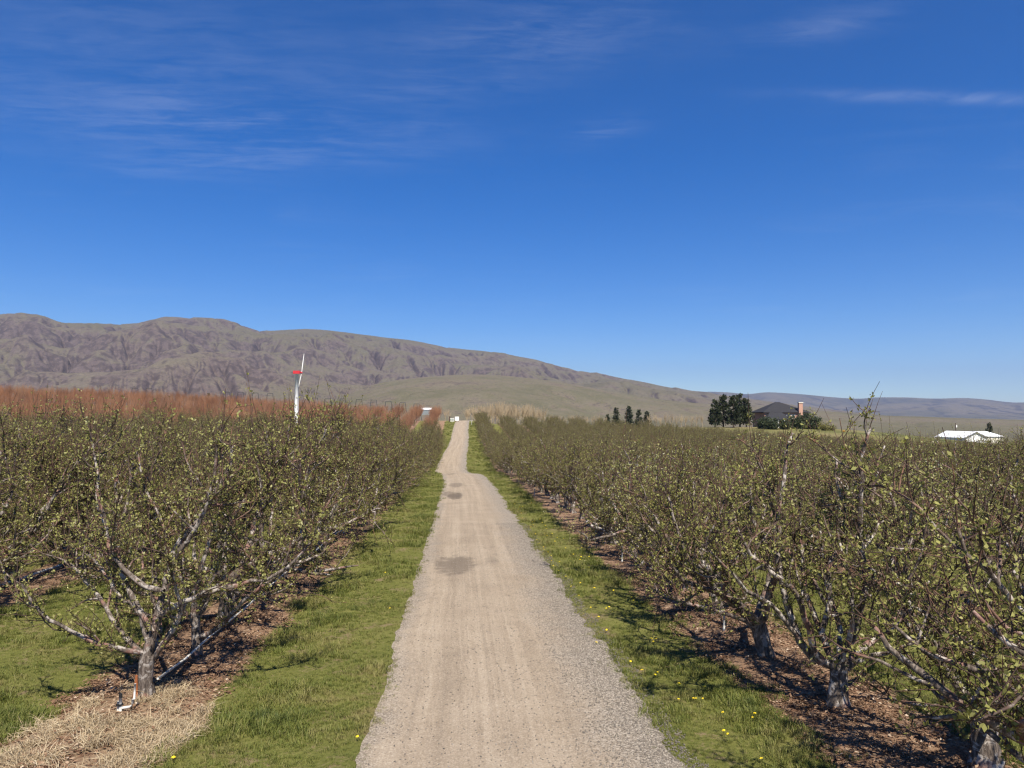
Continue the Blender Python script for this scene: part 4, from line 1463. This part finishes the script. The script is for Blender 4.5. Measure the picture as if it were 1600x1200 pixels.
# ------------------------------------------------------------------ irrigation lines in the left orchard
def pipe(x, y0, y1, hgt, r, label, seed):
    gg = np.random.default_rng(seed)
    ys = np.arange(y0, y1, 1.1)
    pts = [(x + gg.normal(0, .025), y, float(ground_z(x, y)) + hgt + gg.normal(0, .022)) for y in ys]
    o = tag(link('irrigation_pipe', None, loc=(0, 0, 0)), label, 'pipe', 'irrigation pipes along the left rows')
    Soup().tube(pts, r, 8).obj('pipe', M_PVC, o, smooth=True)
    for i in range(4, len(pts) - 2, 5):
        a_, b_ = Vector(pts[i]), Vector(pts[i + 1])
        d_ = (b_ - a_).normalized()
        c_ = a_.lerp(b_, .5)
        Soup().tube([c_ - d_ * .09, c_ + d_ * .09], r * 1.3, 8).obj('coupling', M_PVC, o, smooth=True)


XL = float(hero_l[0][0])
pipe(XL + .18, 11.0, 70.0, .26, .017, 'white plastic irrigation pipe along the roadside row left of the road', 1)
pipe(ROW_L0 - ROW_LS - .15, 14.0, 90.0, .09, .028, 'white plastic irrigation pipe along the second row left of the road', 2)

q = ground_hit(188, 1112)
rs = tag(link('irrigation_riser', None, loc=q), 'short white pipe riser with black strap at the foot of the first left tree', 'riser')
Soup().tube([(0, 0, -.05), (0, 0, .27)], .030, 10).obj('pipe', M_PVC, rs, smooth=True)
Soup().tube([(-.055, .02, -.05), (-.05, .02, .20)], .024, 10).obj('pipe', M_PVC, rs, smooth=True)
Soup().tube([(-.02, .01, .125), (-.02, .01, .155)], .066, 10).obj('strap', M_BLACK, rs)
Soup().tube([(0, 0, .273), (0, 0, .35)], [.036, .030], 10).obj('valve', M_BLACK, rs)
Soup().tube([(.033, 0, .07), (.18, 0, .09), (.215, 0, .11), (.235, 0, .16), (.24, 0, .24)], .026, 10).obj('elbow', M_PVC, rs, smooth=True)
Soup().tube([(.24, .05, .22), (.25, .06, .52)], .020, 10).obj('upright_pipe', M_PVC, rs, smooth=True)
rs.scale = (.68, .68, .68)
q = ground_hit(211, 1094)
tag(Soup().add([(-.05, 0, -.1), (.045, 0, -.1), (.04, .03, -.1), (-.01, .02, .34), (.02, .01, .33), (.015, .035, .335)], [(0, 1, 4, 3), (1, 2, 5, 4), (2, 0, 3, 5), (3, 4, 5), (0, 2, 1)]).obj('steel_stake', M_RUST, loc=q),
    'rusty orange steel stake against the first trunk left of road', 'stake')

for x, y, h_, lab in ((972, 877, .42, 'nearest white plastic marker stake in the soil of the roadside row right of road'), (1131, 985, .3, 'short white stub pipe beside the second trunk of the roadside row right'),
                      (835, 775, .45, 'far white plastic marker stake by the roadside row right of the road')):
    q = ground_hit(x, y)
    e = tag(link('marker_stake', None, loc=q), lab, 'stake', 'white stakes along the right roadside row')
    Soup().tube([(0, 0, -.1), (.01, 0, h_)], .022, 8).obj('pipe', M_PVC, e, smooth=True)
    Soup().tube([(.01, 0, h_), (.01, 0, h_ + .03)], .027, 8).obj('cap', M_PVC, e, smooth=True)

# ------------------------------------------------------------------ grass, straw, litter, gravel
def tuft(name, seed, n, h, spread, wdt, mat, droop=.5):
    g = np.random.default_rng(seed)
    V, Q, T = [], [], []
    for i in range(n):
        a, rr = g.uniform(0, 6.283), spread * g.uniform(0, 1) ** .6
        b0 = np.array([math.cos(a) * rr, math.sin(a) * rr, -.01])
        a2 = g.uniform(0, 6.283)
        out = np.array([math.cos(a2), math.sin(a2), 0])
        side = np.array([-out[1], out[0], 0])
        L = h * g.uniform(.5, 1.15)
        dr = droop * g.uniform(.3, 1.3)
        p1 = b0 + np.array([0, 0, L * .55]) + out * L * dr * .28
        p2 = b0 + np.array([0, 0, L * (1 - dr * .35)]) + out * L * dr
        w_ = wdt * g.uniform(.7, 1.3)
        k = len(V)
        V += [b0 - side * w_, b0 + side * w_, p1 + side * w_ * .8, p1 - side * w_ * .8, p2 + side * w_ * .15, p2 - side * w_ * .15]
        Q += [(k, k + 1, k + 2, k + 3), (k + 3, k + 2, k + 4, k + 5)]
        T += [g.uniform(0, 1)] * 6
    return mesh_np(name, V, Q, mat, {'tone': T})


G_PRO = [proto('grass', tuft('grass%d' % i, 600 + i, 22, .065 + .014 * i, .085, .0035, M_GRASS, .7)) for i in range(3)] + [proto('grass', tuft('grass_tall', 610, 30, .16, .10, .0042, M_GRASS, .75))]
S_PRO = [proto('straw', tuft('straw%d' % i, 620 + i, 16, .13, .10, .0032, M_STRAW, 1.6)) for i in range(2)]


def view_np(x, y, m=.12):
    v = (np.stack([x, y, H(x, y)], -1) - np.array(CAM)) @ np.array(CAM_M)
    return (v[:, 2] < -1) & (np.abs(v[:, 0] / -v[:, 2]) < 800 / F_PX + m) & (v[:, 1] / -v[:, 2] > -600 / F_PX - .06)


gg = np.random.default_rng(77)
GP, GS, GI = [], [], []
for x0, x1, y0, y1, dens, sc in ((-12, 12, 5.5, 11, 430, 0.95), (-18, 18, 11, 18, 230, 1.1), (-30, 30, 18, 32, 62, 1.5), (-7.5, 7.5, 32, 60, 60, 1.7), (-7.5, 7.5, 60, 185, 14, 2.4)):
    n = int((x1 - x0) * (y1 - y0) * dens)
    x, y = gg.uniform(x0, x1, n), gg.uniform(y0, y1, n)
    hwl = np.where(x < road_cx(y), road_hw(y) + edge_wob(y, 1) * .6, road_hw(y) + edge_wob(y, 2) + .05)
    dr = np.abs(x - road_cx(y)) - hwl
    wob = (fbm(x * 1.7, y * 1.7, 61, 3) - .5) * .9
    keep = view_np(x, y) & (dr > gg.normal(-.03, .11, n)) & (row_dist(x) + wob > 1.0 + gg.normal(0, .1, n))
    straw_r = ((x + 5.15) / 1.15) ** 2 + ((y - 9.9) / 1.75) ** 2
    keep &= (straw_r + wob > .85) & (gg.random(n) < np.maximum(.42, -.25 + 1.9 * fbm(x * .8, y * .8, 63, 3)))
    x, y = x[keep], y[keep]
    big = fbm(x * .9, y * .9, 64, 3)
    GP.append(np.stack([x, y, ground_z(x, y)], -1))
    GS.append(sc * (0.14 + 1.0 * big) * gg.uniform(.75, 1.25, len(x)))
    GI.append(np.where((big > .56) & (gg.random(len(x)) < .35), 3, gg.integers(0, 3, len(x))))
GP, GS, GI = np.concatenate(GP), np.concatenate(GS), np.concatenate(GI)
scatter('verge_grass', GP, zrot(len(GP), gg, .12), GS, GI, G_PRO, 'short green grass on the verges and between the tree rows', 'grass')
print('GRASS', len(GP))

n = 2600
a, rr = gg.uniform(0, 6.283, n), np.sqrt(gg.uniform(0, 1, n))
x, y = -5.15 + 1.15 * rr * np.cos(a), 9.9 + 1.75 * rr * np.sin(a)
k = fbm(x * 2, y * 2, 71, 3) > .47
x, y = x[k], y[k]
scatter('dead_grass', np.stack([x, y, ground_z(x, y)], -1), zrot(len(x), gg, .3), gg.uniform(.5, 1.2, len(x)), gg.integers(0, 2, len(x)), S_PRO,
        'dead straw-coloured grass round the first tree left of the road', 'dead grass')


def flake(name, seed):
    g = np.random.default_rng(seed)
    V, Q, T = [], [], []
    for i in range(7):
        c = np.array([g.uniform(-.12, .12), g.uniform(-.12, .12), .006 + g.uniform(0, .012)])
        a = g.uniform(0, 6.283)
        d, s = np.array([math.cos(a), math.sin(a), g.uniform(-.3, .3)]), np.array([-math.sin(a), math.cos(a), g.uniform(-.4, .4)])
        L, W = g.uniform(.018, .034), g.uniform(.007, .013)
        k = len(V)
        V += [c - d * L, c + s * W + [0, 0, .008], c + d * L, c - s * W]
        Q.append((k, k + 1, k + 2, k + 3))
        T += [g.uniform(0, 1)] * 4
    for i in range(1):
        a = g.uniform(0, 6.283)
        d, s = np.array([math.cos(a), math.sin(a), .05]), np.array([-math.sin(a), math.cos(a), 0])
        k = len(V)
        L = g.uniform(.05, .14)
        V += [-d * L + [0, 0, .012], s * .004 + [0, 0, .02], d * L + [0, 0, .012], -s * .004 + [0, 0, .012]]
        Q.append((k, k + 1, k + 2, k + 3))
        T += [.25] * 4
    return mesh_np(name, V, Q, M_LITTER, {'tone': T})


LP = []
for x0, x1, y0, y1, dens in ((-13, 13, 6, 16, 160), (-20, 20, 16, 30, 60)):
    n = int((x1 - x0) * (y1 - y0) * dens)
    x, y = gg.uniform(x0, x1, n), gg.uniform(y0, y1, n)
    wob = (fbm(x * 1.7, y * 1.7, 61, 3) - .5) * .9
    keep = view_np(x, y) & (row_dist(x) + wob * .6 < 1.12) & (np.abs(x) > 2.4) & (gg.random(n) < .2 + 1.3 * (fbm(x * 1.3, y * 1.3, 66, 3) - .2))
    LP.append(np.stack([x[keep], y[keep]], -1))
LP = np.concatenate(LP)
scatter('leaf_litter', np.column_stack([LP, ground_z(LP[:, 0], LP[:, 1])]), zrot(len(LP), gg, .15), gg.uniform(.7, 1.4, len(LP)), gg.integers(0, 3, len(LP)),
        [proto('litter', flake('litter%d' % i, 640 + i)) for i in range(3)], 'brown dead leaves and twigs on the bare soil under the rows', 'leaf litter')
print('LITTER', len(LP))


def stone(name, seed):
    g = np.random.default_rng(seed)
    V = np.array([[1, 0, 0], [-1, 0, 0], [0, 1, 0], [0, -1, 0], [0, 0, 1], [0, 0, -1], [.6, .6, .5], [-.6, .6, .5], [.6, -.6, .5], [-.6, -.6, .5], [.6, .6, -.5], [-.6, .6, -.5], [.6, -.6, -.5], [-.6, -.6, -.5]], float)
    V = V * g.uniform(.7, 1.15, (14, 1)) * [1, .8, .6] * .011
    F = []
    for a, b, c, s in ((0, 2, 4, 6), (1, 2, 4, 7), (0, 3, 4, 8), (1, 3, 4, 9), (0, 2, 5, 10), (1, 2, 5, 11), (0, 3, 5, 12), (1, 3, 5, 13)):
        F += [(a, b, s), (b, c, s), (c, a, s)]
    return mesh_np(name, V, np.array(F), M_STONE, {'tone': np.full(14, g.uniform(0, 1))})


n = 30000
y = 5.5 + 26 * gg.uniform(0, 1, n) ** 1.7
u = np.where(gg.random(n) < .72, 1.14 - np.abs(gg.normal(0, .36, n)), gg.uniform(-1.04, 1, n))
u = np.where(u < -1, .5, u)
Lw_, Rw_ = road_hw(y) + edge_wob(y, 1) * .6, road_hw(y) + edge_wob(y, 2) + .05
x = road_cx(y) + np.where(u < 0, u * Lw_, u * Rw_)
uc = np.clip(u, -1, 1)
z = H(x, y) + .014 + np.where(np.abs(u) < 1, .045 * (1 - uc**2) - .03 * (np.exp(-((uc + .52) / .16) ** 2) + np.exp(-((uc - .38) / .16) ** 2)) + (fbm(x * 2.2, y * 1.1, 9, 4) - .5) * .035 * (1 - uc**4), 0)
scatter('gravel', np.stack([x, y, z], -1), zrot(n, gg, .5), gg.uniform(.35, 1.0, n) ** 1.5 * 1.6, gg.integers(0, 5, n), [proto('gravel', stone('gravel%d' % i, 660 + i)) for i in range(5)],
        'loose grey gravel stones lying on the road', 'gravel')

# ------------------------------------------------------------------ dandelions
s_ = Soup().tube([(0, 0, 0), (.004, 0, .05), (0, .003, .085)], .0025, 5)
stem_me = s_.mesh('dandelion_stem', M_GRASS)
V = [(0, 0, .098)]
F = []
for k in range(12):
    a = k * math.pi / 6
    V += [(math.cos(a) * .024, math.sin(a) * .024, .086 + .010 * (k % 2)), (math.cos(a) * .012, math.sin(a) * .012, .101)]
for k in range(12):
    a0, a1 = 1 + 2 * k, 1 + 2 * ((k + 1) % 12)
    F += [(a0, a1, a1 + 1, a0 + 1), (a0 + 1, a1 + 1, 0)]
head_me = Soup().add(V, F).mesh('dandelion_head', M_YELLOW)
gd = np.random.default_rng(99)
spots_d = [(1018, 1005), (1021, 1008), (1026, 1003), (1084, 1099), (1088, 1098), (1060, 1076), (1022, 1062), (1098, 1082), (1152, 1058), (1192, 1196), (936, 970), (948, 955), (960, 962), (905, 935), (893, 920),
           (884, 905), (872, 895), (866, 888), (1005, 1057), (1100, 1098), (1130, 1120), (1180, 1125), (1176, 1128), (985, 1040), (930, 1011), (875, 882), (860, 872), (856, 866), (848, 858), (843, 852),
           (850, 861), (839, 846), (862, 880), (836, 838), (829, 826), (610, 955), (560, 1160), (270, 1195), (602, 900)]
for i in range(46):
    yy = gd.uniform(8, 40)
    spots_d.append((yy, gd.uniform(2.05, 3.4)))
for a, b in spots_d:
    if a < 60:
        x, y = b, a
    else:
        q = ground_hit(a, b)
        x, y = q.x, q.y
    left = x < 0
    e = tag(link('dandelion', None, loc=(x, y, float(ground_z(x, y)))), 'yellow dandelion flower on the left grass verge' if left else 'yellow dandelion flower on the right grass verge', 'dandelion',
            'dandelions on the left verge' if left else 'dandelions on the right verge')
    e.rotation_euler = (gd.normal(0, .2), gd.normal(0, .2), gd.uniform(0, 6))
    s_ = gd.uniform(.6, 1.0)
    e.scale = (s_, s_, s_)
    link('stem', stem_me, e)
    link('flower_head', head_me, e)

# ------------------------------------------------------------------ haze
hm = bpy.data.materials.new("haze")
hm.use_nodes = True
hm.node_tree.nodes.clear()
hm.cycles.homogeneous_volume = True
nt = NT(hm.node_tree)
out = nt.node('ShaderNodeOutputMaterial')
pv = nt.node('ShaderNodeVolumePrincipled', Color=(0.48, 0.64, 1.0, 1), Density=HAZE, Anisotropy=0.2)
nt.l.new(pv.outputs[0], out.inputs['Volume'])
hb = Soup().box(-16900, 16900, -1000, 17400, -110, 1150).obj('haze', hm)
tag(hb, 'thin blue haze in the air over the whole valley', 'haze', kind='stuff')
